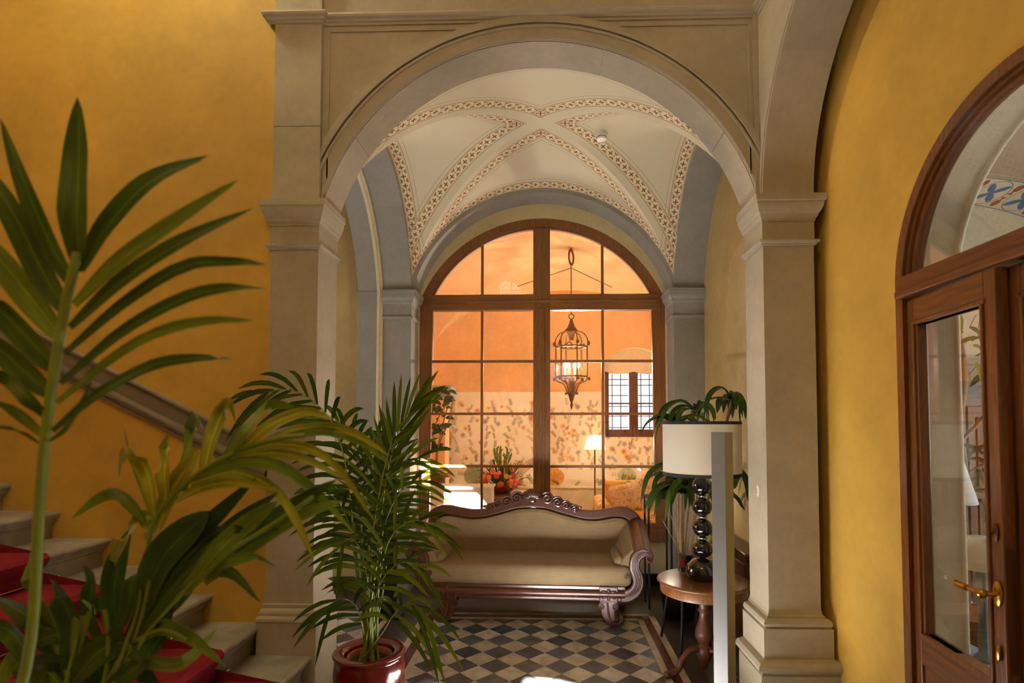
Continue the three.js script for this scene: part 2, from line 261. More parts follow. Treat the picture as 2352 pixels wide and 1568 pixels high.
{ const l = new THREE.RectAreaLight(new THREE.Color(.93, .97, 1.04), 4 * G, 1.3, 1.6); l.position.set(-4.19, 1.7, -4.55); l.rotation.y = -Math.PI / 2; scene.add(l); }
struct('baseboard_bay', 'black stone skirting below the right bay wall and the window', 'baseboard', [box(1.50, 1.534, 0, .12, ZP, ZB, .004), box(XL, XR, 0, .12, ZW, ZW + .02, .004)], mats.black);
// window wall
{
  const xm = -.0575, hw = 1.2775;
  const o = [[xm + hw, .45], ...arc(xm, 2.414, 1.374, 21.6, 158.4, 48), [xm - hw, .45]];
  struct('wall_back', 'cream plaster wall around the large arched window', 'wall', extrZ([[-1.9, 0], [-1.9, 4.65], [1.6, 4.65], [1.6, 0]], ZW - .14, ZW, [o]), mats.lunette);
}
// ---------------------------------------------------------------- vaults
const ctxOf = (w, h) => { const c = document.createElement('canvas'); c.width = w; c.height = h; return [c, c.getContext('2d')]; };
const ctexture = c => { const t = new THREE.CanvasTexture(c); t.colorSpace = THREE.SRGBColorSpace; t.anisotropy = 8; return t; };
const prof = (u) => ARC_Y + Math.sqrt((ARC_R + .04) ** 2 - (HA * u) ** 2);   // height over the springing line, u = -1..1
// one web of a groin vault: u along the wall arch, t from the arch edge to the crown
function webPaint(half, deep, pal, scale) {
  // arc length table
  const N = 120, S = [0], U = [-1]; for (let i = 1; i <= N; i++) { const u0 = -1 + 2 * (i - 1) / N, u1 = -1 + 2 * i / N; S.push(S[i - 1] + Math.hypot((u1 - u0) * half, prof(u1 * .9999) - prof(u0 * .9999))); U.push(u1); }
  const L = S[N], W = 2048, PX = W / L, Hh = Math.min(1024, Math.ceil(deep * PX));
  const [c, g] = ctxOf(W, Hh), PY = Hh / deep;
  g.fillStyle = pal.bg; g.fillRect(0, 0, W, Hh);
  reseed(pal.seed);
  for (let i = 0; i < 260; i++) { g.globalAlpha = .035; g.fillStyle = rnd() > .5 ? pal.hi : pal.lo; g.beginPath(); g.ellipse(rnd() * W, rnd() * Hh, rr(30, 160), rr(20, 90), rnd() * 3, 0, 7); g.fill(); }
  g.globalAlpha = 1;
  const groin = S.map((s, i) => [s * PX, (deep * (1 - Math.abs(U[i]))) * PY]);
  const half1 = groin.slice(0, N / 2 + 1), half2 = groin.slice(N / 2).reverse();
  const edge = [[0, 0], [W, 0]];
  const offset = (line, d) => line.map((p, i) => { const a = line[Math.max(0, i - 1)], b = line[Math.min(line.length - 1, i + 1)], l = Math.hypot(b[0] - a[0], b[1] - a[1]) || 1; return [p[0] - (b[1] - a[1]) / l * d * PX, p[1] + (b[0] - a[0]) / l * d * PX]; });
  const stroke = (line, w, col) => { g.strokeStyle = col; g.lineWidth = w; g.beginPath(); line.forEach((p, i) => i ? g.lineTo(...p) : g.moveTo(...p)); g.stroke(); };
  const band = (line, d0, sgn) => {
    const w = pal.w, mid = offset(line, sgn * (d0 + w / 2));
    g.lineCap = 'butt'; stroke(mid, w * PX, pal.band);
    let acc = 0, next = w * .5, k = 0;
    for (let i = 1; i < mid.length; i++) {
      const [x0, y0] = mid[i - 1], [x1, y1] = mid[i], l = Math.hypot(x1 - x0, y1 - y0) / PX;
      while (acc + l >= next) { const t = (next - acc) / l; g.save(); g.translate(lerp(x0, x1, t), lerp(y0, y1, t)); g.rotate(Math.atan2(y1 - y0, x1 - x0)); g.scale(w * PX, w * PX); pal.motif(g, k++); g.restore(); next += w * pal.step; }
      acc += l;
    }
    stroke(offset(line, sgn * d0), 3, pal.line); stroke(offset(line, sgn * (d0 + w)), 3, pal.line); stroke(offset(line, sgn * (d0 + w + .035)), 1.6, pal.thin);
  };
  g.save(); g.beginPath(); g.moveTo(0, 0); groin.forEach(p => g.lineTo(p[0], p[1])); g.lineTo(W, 0); g.clip();
  if (pal.edge) band(edge, .004, 1);
  const rib = pal.rib;
  g.save(); g.beginPath(); g.rect(0, 0, W / 2, Hh); g.clip(); band(half1, rib, -1); g.restore();
  g.save(); g.beginPath(); g.rect(W / 2, 0, W / 2, Hh); g.clip(); band(half2, rib, 1); g.restore();
  g.restore();
  // the corner squares at the crown
  const q0 = half1[half1.length - 2], q1 = half1[half1.length - 1], slope = (q1[1] - q0[1]) / (q1[0] - q0[0]), tip = deep * PY - (rib + pal.w / 2) * PX * Math.hypot(1, slope);
  if (pal.tip) { g.save(); g.translate(W / 2, tip); pal.tip(g, pal.w * PX); g.restore(); }
  return { texture: ctexture(c), S, U, L };
}
function vault(name, x0, x1, z0, z1, y0, dome, pal, label, mat0) {
  const root = structG(name, label, 'vault'), xc = (x0 + x1) / 2, zc = (z0 + z1) / 2, a = (x1 - x0) / 2, b = (z1 - z0) / 2;
  const h = (u, v) => (Math.abs(v) >= Math.abs(u) ? prof(u) : prof(v)) - ARC_Y + y0 + dome * (1 - u * u) * (1 - v * v);
  const build = (alongX, sgn, paint) => {
    const half = alongX ? a : b, deep = alongX ? b : a, NU = 64, NT = 16, pos = [], uv = [];
    const P = (i, j) => { const u = -1 + 2 * i / NU, m = 1 - (1 - Math.abs(u)) * j / NT, p = alongX ? [xc + u * a, h(u * .99999, m * sgn), zc + sgn * m * b] : [xc + sgn * m * a, h(m * sgn, u * .99999), zc + u * b]; let k = 0; if (paint) { const f = i / NU * (paint.S.length - 1); k = lerp(paint.S[Math.floor(f)], paint.S[Math.ceil(f)], f % 1) / paint.L; } return [p, [paint ? k : u, 1 - (1 - m)]]; };
    for (let i = 0; i < NU; i++) for (let j = 0; j < NT; j++) { const q = [P(i, j), P(i + 1, j), P(i, j + 1), P(i + 1, j + 1)]; for (const k of [0, 1, 2, 1, 3, 2]) { pos.push(...q[k][0]); uv.push(...q[k][1]); } }
    const g = new THREE.BufferGeometry(); g.setAttribute('position', new THREE.Float32BufferAttribute(pos, 3)); g.setAttribute('uv', new THREE.Float32BufferAttribute(uv, 2)); g.computeVertexNormals();
    const gg = toCreasedNormals(g, .4);
    return obj('vault_web', gg, paint ? std({ map: paint.texture, roughness: .85, bumpMap: rep(grey, 6), bumpScale: .0006 }) : mat0, root);
  };
  const pA = pal ? webPaint(a, b, { ...pal, edge: pal.edge }, 1) : null, pB = pal ? webPaint(b, a, { ...pal, seed: pal.seed + 1 }, 1) : null;
  build(true, 1, pA); build(true, -1, pA); build(false, 1, pB); build(false, -1, pB);
  return root;
}
const palmette = (g, col, dot) => { g.fillStyle = col; for (const s of [-1, 1]) { g.save(); g.scale(1, s); g.beginPath(); g.moveTo(.5, -.12); g.lineTo(.38, -.44); g.lineTo(.46, -.3); g.lineTo(.5, -.46); g.lineTo(.54, -.3); g.lineTo(.62, -.44); g.closePath(); g.moveTo(.5, -.14); g.quadraticCurveTo(.28, -.22, .27, -.42); g.quadraticCurveTo(.42, -.36, .5, -.14); g.quadraticCurveTo(.58, -.36, .73, -.42); g.quadraticCurveTo(.72, -.22, .5, -.14); g.fill(); g.restore(); } g.fillStyle = dot; g.beginPath(); g.arc(.5, 0, .055, 0, 7); g.fill(); for (const [x, y] of [[.1, .4], [.1, -.4], [-.1, .4], [-.1, -.4]]) { g.beginPath(); g.arc(x, y, .035, 0, 7); g.fill(); } };
const crossM = (g, col, r = .3) => { g.fillStyle = col; for (let k = 0; k < 4; k++) { g.save(); g.rotate(k * Math.PI / 2 + Math.PI / 4); g.beginPath(); g.ellipse(r * .55, 0, r * .5, r * .22, 0, 0, 7); g.fill(); g.restore(); } g.beginPath(); g.arc(0, 0, r * .2, 0, 7); g.fill(); };
const palBay = { seed: 5, bg: '#e3dabd', hi: '#ece5cf', lo: '#d5c8a4', band: '#f0e2c2', line: '#9a6a48', thin: '#8d7a62', w: .1, step: .92, rib: .07, edge: true,
  motif: (g, k) => { g.save(); g.rotate(Math.PI / 4); crossM(g, k % 5 === 2 ? '#84452c' : '#6e4a2c', .23); g.restore(); palmette(g, k % 3 ? '#a8873f' : '#b07a44', '#8c6a34'); },
  tip: (g, s) => { g.strokeStyle = '#9a6a48'; g.lineWidth = 3; g.fillStyle = '#e7d0ae'; g.scale(s, s); g.lineWidth = .04; g.beginPath(); g.moveTo(0, -.6); g.lineTo(.62, 0); g.lineTo(0, .6); g.lineTo(-.62, 0); g.closePath(); g.fill(); g.stroke(); for (let k = 0; k < 4; k++) { g.save(); g.rotate(k * Math.PI / 2); g.fillStyle = '#7c4028'; g.fillRect(-.04, -.36, .08, .36); g.beginPath(); g.moveTo(-.14, -.38); g.quadraticCurveTo(0, -.2, .14, -.38); g.quadraticCurveTo(0, -.32, -.14, -.38); g.fill(); g.restore(); } } };
vault('ceiling_vault', XL, XR, ZP, ZB, ARC_Y, .125, palBay, 'cream groin vault with brown stencilled leaf borders');

// ---------------------------------------------------------------- floors
const PD = .2235;
{
  const f = structG('floor', 'dark stone floor with chequered marble field and red and white borders', 'floor');
  obj('bed', [box(-4.2, 1.6, -.12, -.001, ZW, -1.0)], mats.darkfloor, f);
  obj('hall_paving', box(-6.2, 1.6, -.12, 0, -1.0, 3.5), mats.hallfloor, f);
  const whites = [0, 1, 2, 3].map(i => std({ map: rep(marbleTex([192 - i * 5, 184 - i * 6, 170 - i * 7], [140, 124, 104], 210 + i, .16), 3), roughness: .16 + .03 * i }));
  const darks = [0, 1, 2, 3].map(i => std({ map: rep(marbleTex([78 + i * 8, 78 + i * 8, 80 + i * 7], [112, 112, 112], 220 + i, .22), 3), roughness: .14 + .03 * i }));
  const clip = (poly, x0, x1, z0, z1) => { for (const [k, v, s] of [[0, x0, 1], [0, x1, -1], [1, z0, 1], [1, z1, -1]]) { const out = []; poly.forEach((p, i) => { const q = poly[(i + 1) % poly.length], a = (p[k] - v) * s, b = (q[k] - v) * s; if (a >= 0) out.push(p); if (a * b < 0) { const t = a / (a - b); out.push([lerp(p[0], q[0], t), lerp(p[1], q[1], t)]); } }); poly = out; if (poly.length < 3) return null; } return poly; };
  const field = (x0, x1, z0, z1, ox, oz) => {
    const h = PD / 2 - .0009;
    for (let i = Math.floor((x0 - ox) / (PD / 2)) - 1; i <= (x1 - ox) / (PD / 2) + 1; i++) for (let j = Math.floor((z0 - oz) / (PD / 2)) - 1; j <= (z1 - oz) / (PD / 2) + 1; j++) {
      if ((i + j) & 1) continue; const dark = !(i & 1), x = ox + i * PD / 2, z = oz + j * PD / 2;
      const p = clip([[x - h, z], [x, z - h], [x + h, z], [x, z + h]], x0, x1, z0, z1); if (!p) continue;
      let area = 0; p.forEach((q, k) => { const r = p[(k + 1) % p.length]; area += q[0] * r[1] - r[0] * q[1]; }); if (Math.abs(area) < .0015) continue;
      const g = new THREE.ExtrudeGeometry(shape(p.map(([a, b]) => [a, -b])), { depth: .008, bevelEnabled: false }); g.rotateX(-Math.PI / 2); g.translate(0, -.0078 + .0004 * hash(i + 50, j + 90, 3), 0);
      const m = muv(g), uv = m.attributes.uv, du = hash(i + 9, j + 7, 1) * 5; for (let k = 0; k < uv.count; k++) uv.setXY(k, uv.getX(k) + du, uv.getY(k) + du * 1.7);
      obj('tile', m, (dark ? darks : whites)[Math.floor(hash(i + 31, j + 77, 2) * 4)], f);
    }
  };
  field(-.908, .755, -4.739, -2.0, -.802, -3.842);
  field(-2.9, -1.47, -4.739, -3.52, -1.58, -3.842);
  const strip = (x0, x1, z0, z1, m, n) => obj(n, box(x0, x1, -.008, .0002, z0, z1), m, f);
  for (const [a, b, m, n] of [[.755, .801, mats.stripe, 'white_border'], [.801, .862, mats.redstone, 'red_border'], [.862, .912, mats.stripe, 'white_border']]) strip(a, b, -4.739 - (a - .755), -1.0, m, n);
  for (const [a, b, m, n] of [[.908, .953, mats.stripe, 'white_border'], [.953, 1.022, mats.redstone, 'red_border'], [1.022, 1.074, mats.stripe, 'white_border']]) strip(-b, -a, -4.739 - (a - .908), -1.0, m, n);
  for (const [a, b, m, n] of [[0, .045, mats.stripe, 'white_border'], [.045, .113, mats.redstone, 'red_border'], [.113, .163, mats.stripe, 'white_border']]) { strip(-.908 - a - .003, .755 + a + .003, -4.739 - b, -4.739 - a, m, n); strip(-4.2, -1.47 + a, -4.739 - b, -4.739 - a, m, n); }
  strip(-1.425, -1.38, -4.739, -3.5, mats.redstone, 'red_border'); strip(-1.38, -1.33, -4.739 - .163, -3.5, mats.stripe, 'white_border'); strip(-1.47, -1.425, -4.739, -3.5, mats.stripe, 'white_border');
  strip(-4.2, -1.47, -3.52, -3.475, mats.stripe, 'white_border');
}
// ---------------------------------------------------------------- the large window in the back wall
{
  const xm = -.0575, w = structG('window_1', 'large arched window of brown wood with twelve rectangular and four arched panes', 'window');
  const cy = 2.414, z0 = ZW - .1, z1 = ZW - .02, hw = 1.2775;
  const outer = [[xm + hw, .45], ...arc(xm, cy, 1.374, 21.6, 158.4, 56), [xm - hw, .45]];
  const inner = [[xm + hw - .09, .60], ...arc(xm, cy, 1.285, 24.6, 155.4, 56), [xm - hw + .09, .60]];
  obj('frame', extrZ(outer, z0, z1, [inner], .004), mats.oak, w);
  obj('frame_bead', [extrZ([[xm + hw - .088, .60], ...arc(xm, cy, 1.287, 24.6, 155.4, 56), [xm - hw + .088, .60]], z0 + .02, z1 - .012, [[[xm + hw - .11, .62], ...arc(xm, cy, 1.262, 25.4, 154.6, 56), [xm - hw + .11, .62]]], .004)], mats.oak, w);
  obj('transom', [box(xm - 1.2, xm + 1.2, 2.82, 2.985, z0 + .005, z1 + .012, .006), box(xm - 1.19, xm + 1.19, 2.9, 2.925, z0 + .01, z1 + .022, .006)], muvTurn(mats.oak), w);
  obj('mullion', [box(xm - .088, xm + .088, .5, 3.68, z0 + .005, z1 + .014, .006), box(xm - .03, xm + .03, .5, 2.84, z0, z1 + .028, .008)], mats.oak, w);
  const mt = .0135, xs = [xm - .625, xm + .635];
  for (const x of xs) { obj('muntin', box(x - mt, x + mt, .58, 2.83, z0 + .025, z1 - .02, .003), mats.oak, w); obj('muntin', box(x - mt, x + mt, 2.98, cy + Math.sqrt(1.28 ** 2 - (x - xm) ** 2), z0 + .025, z1 - .02, .003), mats.oak, w); }
  for (const y of [2.288, 1.74, 1.195]) for (const s of [-1, 1]) obj('muntin', box(xm + s * .085, xm + s * 1.17, y - mt, y + mt, z0 + .026, z1 - .021, .003), mats.oak, w);
  obj('sill', box(xm - hw, xm + hw, .44, .56, z0 - .02, z1 + .05, .008), mats.oak, w);
  const zg = z0 + .04, ys = [.56, 1.184, 1.206, 1.729, 1.751, 2.277, 2.299, 2.825];
  for (const [a, b] of [[xm - 1.17, xs[0] - mt], [xs[0] + mt, xm - .088], [xm + .088, xs[1] - mt], [xs[1] + mt, xm + 1.17]]) {
    for (let k = 0; k < 8; k += 2) obj('pane', box(a, b, ys[k], ys[k + 1], zg - .0015, zg + .0015), mats.pane, w);
    const n = 12, top = []; for (let i = n; i >= 0; i--) { const x = lerp(a, b, i / n), q = 1.27 ** 2 - (x - xm) ** 2; top.push([x, Math.max(2.985, cy + Math.sqrt(Math.max(0, q)))]); }
    obj('pane', extrZ([[a, 2.98], [b, 2.98], ...top], zg - .0015, zg + .0015), mats.pane, w);
  }
}
function muvTurn(m) { if (!m.userData.turned) { const c = m.clone(); c.map = m.map.clone(); c.map.rotation = Math.PI / 2; c.map.needsUpdate = true; m.userData.turned = c; } return m.userData.turned; }
// ---------------------------------------------------------------- the orange room behind the window
const OX0 = -1.95, OX1 = 2.6, OZ0 = -9.5, OZ1 = -5.9, DADO = .56, FRIEZE = 2.17;
const leafSpray = (g, x, y, ang, len, col, n = 6) => { g.save(); g.translate(x, y); g.rotate(ang); g.strokeStyle = col; g.lineWidth = len * .02; g.beginPath(); g.moveTo(0, 0); g.quadraticCurveTo(len * .1, -len * .5, 0, -len); g.stroke(); g.fillStyle = col; for (let i = 1; i <= n; i++) for (const s of [-1, 1]) { g.save(); g.translate(len * .06 * Math.sin(i), -len * i / n); g.rotate(s * .8); g.beginPath(); g.ellipse(0, -len * .14, len * .06, len * .18, 0, 0, 7); g.fill(); g.restore(); } g.restore(); };
const daisy = (g, x, y, r, col, eye) => { g.fillStyle = col; const n = 7; for (let k = 0; k < n; k++) { g.save(); g.translate(x, y); g.rotate(k * 6.283 / n + x); g.beginPath(); g.ellipse(0, -r * .6, r * .22, r * .5, 0, 0, 7); g.fill(); g.restore(); } g.fillStyle = eye; g.beginPath(); g.arc(x, y, r * .22, 0, 7); g.fill(); };
function fresco(seed, wide) {
  const W = 2048, S = W / wide, Hh = Math.round((FRIEZE) * S); const [c, g] = ctxOf(W, Math.min(1100, Hh)); const k = c.height / Hh; g.scale(1, k);
  reseed(seed); const Y = y => Hh - y * S;
  g.fillStyle = '#f6edd8'; g.fillRect(0, 0, W, Hh);
  for (let i = 0; i < 300; i++) { g.globalAlpha = .04; g.fillStyle = rnd() > .5 ? '#f4e8cc' : '#d8c090'; g.beginPath(); g.ellipse(rnd() * W, rnd() * Hh, rr(30, 150), rr(20, 90), rnd() * 3, 0, 7); g.fill(); }
  g.globalAlpha = 1;
  const cols = ['#a9793c', '#8a6a3e', '#b98a4a', '#6f6a4c', '#c08a52', '#93936a'];
  for (let x = 20; x < W; x += 84) {
    let px = x + rr(-20, 20); const col = cols[Math.floor(rnd() * cols.length)], dark = rnd() < .25;
    for (let y = DADO + .28; y < 2.02 - rnd() * .2; y += rr(.09, .15)) { px += rr(-16, 16); g.globalAlpha = rr(.3, .65); leafSpray(g, px, Y(y), rr(-.7, .7), S * rr(.09, .14), dark ? '#6a5438' : col, 5); }
    g.globalAlpha = .8;
  }
  for (let i = 0; i < 190; i++) { g.globalAlpha = rr(.45, .85); daisy(g, rnd() * W, Y(rr(DADO + .3, 1.98)), S * rr(.025, .055), ['#d88a3c', '#c9743a', '#8f97a0', '#e0b35a', '#9aa08c', '#d9a04a'][Math.floor(rnd() * 6)], ['#7a5a30', '#b0562c', '#5e6a74'][Math.floor(rnd() * 3)]); }
  for (let i = 0; i < 8; i++) { g.globalAlpha = .18; g.fillStyle = '#b8a67c'; g.beginPath(); const x = rnd() * W; g.moveTo(x - 180, Y(DADO)); g.quadraticCurveTo(x - 40, Y(DADO + rr(.2, .34)), x + 200, Y(DADO)); g.fill(); }
  const vase = (x, r, col, deco) => { g.globalAlpha = 1; g.fillStyle = col; g.beginPath(); g.ellipse(x * S, Y(DADO + r * 1.05), r * S, r * S * .95, 0, 0, 7); g.fill(); g.fillRect((x - r * .4) * S, Y(DADO + r * 2.2), r * .8 * S, r * .5 * S); g.fillRect((x - r * .5) * S, Y(DADO + .06), r * S, .06 * S); g.globalAlpha = .55; daisy(g, x * S, Y(DADO + r), r * S * .75, deco, '#b0793c'); leafSpray(g, (x - r * .5) * S, Y(DADO + r), -1.2, r * S, deco, 4); g.globalAlpha = 1; };
  vase(.9, .17, '#9aa784', '#7d8a64'); vase(2.28, .155, '#dc9a3e', '#b9701f'); vase(3.5, .16, '#b9cfae', '#c9a64e');
  for (let i = 0; i < 34; i++) { g.globalAlpha = .85; leafSpray(g, rnd() * W, Y(DADO + .02), rr(-1.2, 1.2), S * rr(.08, .18), ['#5d4a2e', '#7d8148', '#8a6a40'][i % 3], 5); }
  // painted marble dado
  g.globalAlpha = 1; g.fillStyle = '#cbb791'; g.fillRect(0, Y(DADO - .02), W, Hh); g.fillStyle = '#e8d6ac'; g.fillRect(0, Y(DADO), W, .03 * S);
  for (let i = 0; i < 60; i++) { g.globalAlpha = rr(.1, .3); g.fillStyle = ['#a08f70', '#e4d6b8', '#b5a07a'][i % 3]; g.save(); g.translate(rnd() * W, Y(DADO * rnd() - .05)); g.rotate(-.9); g.fillRect(0, 0, rr(30, 160), rr(10, 40)); g.restore(); }
  return ctexture(c);
}
{
  const fl = struct('floor_orange_room', 'pale stone floor of the orange room', 'floor', box(OX0, OX1, -.12, 0, OZ0, ZW - .14), mats.hallfloor);
  const wb = structG('wall_orange_back', 'orange wall over a painted floral dado with a niche window', 'wall');
  const wx0 = .98, wx1 = 2.0, wy = 2.56;                                    // window niche
  const nicheTop = arc((wx0 + wx1) / 2, 2.25, .68, 41.4, 138.6, 20);
  const nh = [[wx1, 1.40], ...nicheTop.map(([x, y]) => [clamp(x, wx0, wx1), y]), [wx0, 1.40]];
  obj('plaster', extrZ([[OX0 - .2, FRIEZE], [OX0 - .2, 4.6], [OX1 + .2, 4.6], [OX1 + .2, FRIEZE], [wx1, FRIEZE], ...nicheTop.map(([x, y]) => [clamp(x, wx0, wx1), Math.max(FRIEZE, y)]), [wx0, FRIEZE]], OZ0 - .3, OZ0), mats.orange, wb);
  const fr = extrZ([[OX0 - .2, 0], [OX0 - .2, FRIEZE], [wx0, FRIEZE], [wx0, 1.4], [wx1, 1.4], [wx1, FRIEZE], [OX1 + .2, FRIEZE], [OX1 + .2, 0]], OZ0 - .3, OZ0);
  { const p = fr.attributes.position, uv = fr.attributes.uv; for (let i = 0; i < p.count; i++) uv.setXY(i, (p.getX(i) - OX0 + .2) / (OX1 - OX0 + .4), p.getY(i) / FRIEZE); }
  obj('painted_dado', fr, std({ map: fresco(77, OX1 - OX0 + .4), roughness: .8 }), wb);
  obj('dado_rail', box(OX0, OX1, DADO - .02, DADO + .01, OZ0, OZ0 + .018, .004), mats.cream, wb);
  obj('niche_edge', [box(wx0 - .012, wx0, 1.4, 2.7, OZ0 - .01, OZ0 + .004, .002)], mats.cream, wb);
  struct('wall_orange_left', 'orange side wall of the room behind the window', 'wall', box(OX0 - .2, OX0, 0, 4.6, OZ0, ZW - .14), mats.orange);
  struct('wall_orange_right', 'cream and orange right wall of the room behind the window', 'wall', box(OX1, OX1 + .2, 0, 4.6, OZ0, ZW - .14), mats.orange);
  struct('wall_orange_front', 'orange plaster above the big window, room side', 'wall', extrZ([[OX0 - .2, 0], [OX0 - .2, 4.6], [OX1 + .2, 4.6], [OX1 + .2, 0]], ZW - .19, ZW - .141, [[[1.25, .4], ...arc(-.0575, 2.414, 1.4, 20, 160, 40), [-1.36, .4]]]), mats.orange);
  struct('roof_orange_room', 'slab over the orange room', 'ceiling', box(OX0 - .2, OX1 + .2, 4.62, 4.72, OZ0 - .3, ZW - .14), mats.ceil);
  vault('ceiling_orange', OX0, OX1, OZ0, OZ1, 2.53, .16, null, 'orange groin vault of the room behind the window', mats.orange);
  const pil = structG('wall_orange_pilaster', 'salmon pilaster with a grey capital in the orange room', 'pilaster');
  obj('shaft', box(-1.95, -1.62, 0, 2.05, -9.2, -8.8, .006), mats.orange, pil);
  obj('capital', box(-1.97, -1.52, 2.05, 2.24, -9.25, -8.75, .02), mats.grey, pil);
  // the small window with lattice
  const w = structG('window_2', 'small brown wooden window with iron lattice in the orange room', 'window');
  const z = OZ0 - .16, fw = .085, mx = (wx0 + wx1) / 2;
  obj('frame', [box(wx0, wx0 + fw, 1.4, wy, z - .05, z, .006), box(wx1 - fw, wx1, 1.4, wy, z - .05, z, .006), box(mx - .075, mx + .075, 1.4, wy, z - .05, z + .01, .006), box(wx0, wx1, 1.4, 1.53, z - .05, z, .006), box(wx0, wx1, wy - .06, wy, z - .05, z, .006)], mats.walnut, w);
  obj('tympanum', box(wx0 - .05, wx1 + .05, wy, 3.0, z - .06, z - .03), mats.cream, w);
  for (const [a, b] of [[wx0 + fw, mx - .075], [mx + .075, wx1 - fw]]) {
    obj('casement_bar', box(a, b, 1.965, 1.99, z - .045, z - .005, .003), mats.walnut, w);
    obj('pane', box(a, b, 1.53, 1.97, z - .03, z - .028), mats.pane, w); obj('pane', box(a, b, 1.985, wy - .06, z - .03, z - .028), mats.pane, w);
    const iron = []; for (const t of [.2, .62]) iron.push(box(lerp(a, b, t) - .007, lerp(a, b, t) + .007, 1.4, wy, z - .12, z - .106)); for (const y of [1.56, 1.76, 1.93, 2.12, 2.3, 2.4]) iron.push(box(a, b, y - .007, y + .007, z - .12, z - .106));
    obj('iron_lattice', iron, mats.iron, w);
  }
  obj('sill', box(wx0 - .02, wx1, 1.36, 1.42, z - .05, z + .06, .008), mats.walnut, w);
  // roman blind
  const bl = []; for (let i = 0; i <= 40; i++) { const t = i / 40, x = lerp(wx0 + .01, wx1 - .02, t), sag = .05 * Math.abs(Math.sin(t * Math.PI * 2)); bl.push([x, 2.53 - sag]); }
  const blind = extrZ([[wx0 + .01, 2.7], ...bl, [wx1 - .02, 2.7]].reverse(), z + .02, z + .06, [], .006);
  tag(obj('roman_blind', blind, mats.cream), 'cream roman blind drawn up at the top of the lattice window', 'blind');
}
{ // lantern
  const L = thing('hanging_lantern', 'lit bronze hexagonal hanging lantern with glass sides in the orange room', 'lantern', [.335, 0, -7.7]);
  const yb = 2.28, yt = 2.69, R = .218, cs = [...Array(6)].map((_, i) => { const a = (i * 60 + 12) * D2R; return [Math.cos(a) * R, Math.sin(a) * R]; });
  for (let i = 0; i < 6; i++) {
    const [a, b] = cs[i], [c, d] = cs[(i + 1) % 6];
    obj('post', [bar([a, yb - .02, b], [a, yt + .02, b], .011, 6), ball(.022, a * 1.1, yt + .05, b * 1.1, 1, 1.6, 1, 8), tube([[a, yt, b], [a * 1.02, yt + .11, b * 1.02], [a * .7, yt + .2, b * .7], [a * .3, yt + .22, b * .3]], .009, 14, 6), tube([[a, yb, b], [a * .95, yb - .05, b * .95], [a * .5, yb - .1, b * .5], [a * .28, yb - .22, b * .28]], .01, 14, 6), ball(.02, a * 1.12, yb - .03, b * 1.12, 1, 1.3, 1, 8), ball(.018, a * .36, yb - .23, b * .36, 1, 1, 1, 8)], mats.bronze, L);
    obj('rail', bar([a, yb, b], [c, yb, d], .012, 6), mats.bronze, L); obj('rail', [bar([a, yt, b], [c, yt, d], .012, 6), tube([[lerp(a, c, .3), yt + .01, lerp(b, d, .3)], [lerp(a, c, .5), yt + .05, lerp(b, d, .5)], [lerp(a, c, .7), yt + .01, lerp(b, d, .7)]], .008, 8, 5)], mats.bronze, L);
    const gp = new THREE.PlaneGeometry(Math.hypot(c - a, d - b) * .94, yt - yb - .02); gp.rotateY(Math.atan2(-(d - b), c - a)); gp.translate((a + c) / 2, (yb + yt) / 2, (b + d) / 2);
    obj('pane', gp, mats.glass, L);
  }
  obj('crown', lathe([[.0, yt + .4], [.02, yt + .38], [.035, yt + .33], [.06, yt + .27], [.09, yt + .24], [.085, yt + .2], [.05, yt + .19], [.03, yt + .1]], 12), mats.bronze, L);
  obj('finial', lathe([[0, yb - .46], [.012, yb - .42], [.022, yb - .39], [.012, yb - .36], [.03, yb - .31], [.05, yb - .24], [.075, yb - .23], [.05, yb - .2], [.03, yb - .1], [.05, yb - .02], [0, yb]], 12), mats.bronze, L);
  obj('ring', new THREE.TorusGeometry(.035, .008, 8, 20).translate(0, yt + .43, 0), mats.bronze, L);
  obj('chain', [bar([-.006, yt + .46, 0], [-.006, 3.86, 0], .005, 5), bar([.006, yt + .46, 0], [.006, 3.86, 0], .004, 5)], mats.bronze, L);
  obj('ceiling_ring', [new THREE.TorusGeometry(.075, .014, 8, 24).rotateY(1.1).scale(1, 1.35, 1).translate(0, 3.95, 0), bar([0, 4.04, 0], [0, 4.12, 0], .012, 6), bar([0, 3.8, 0], [-.75, 3.52, .1], .005, 5), bar([0, 3.8, 0], [.55, 3.5, .1], .005, 5)], mats.bronze, L);
  for (let i = 0; i < 4; i++) { const a = (i * 90 + 30) * D2R, x = Math.cos(a) * .1, z = Math.sin(a) * .1; obj('candle_bulb', [ball(.026, x, yb + .16, z, 1, 1.7, 1, 12)], std({ color: 0xfff2d0, emissive: new THREE.Color(1, .82, .5), emissiveIntensity: 40 * G }), L); obj('candle', cyl(.014, .014, yb + .02, yb + .12, x, z, 10), mats.cream, L); const p = new THREE.PointLight(new THREE.Color(1, .85, .74), 2.3 * G); p.position.set(x, yb + .16, z); p.castShadow = true; p.shadow.radius = 1.2; L.add(p); }
}
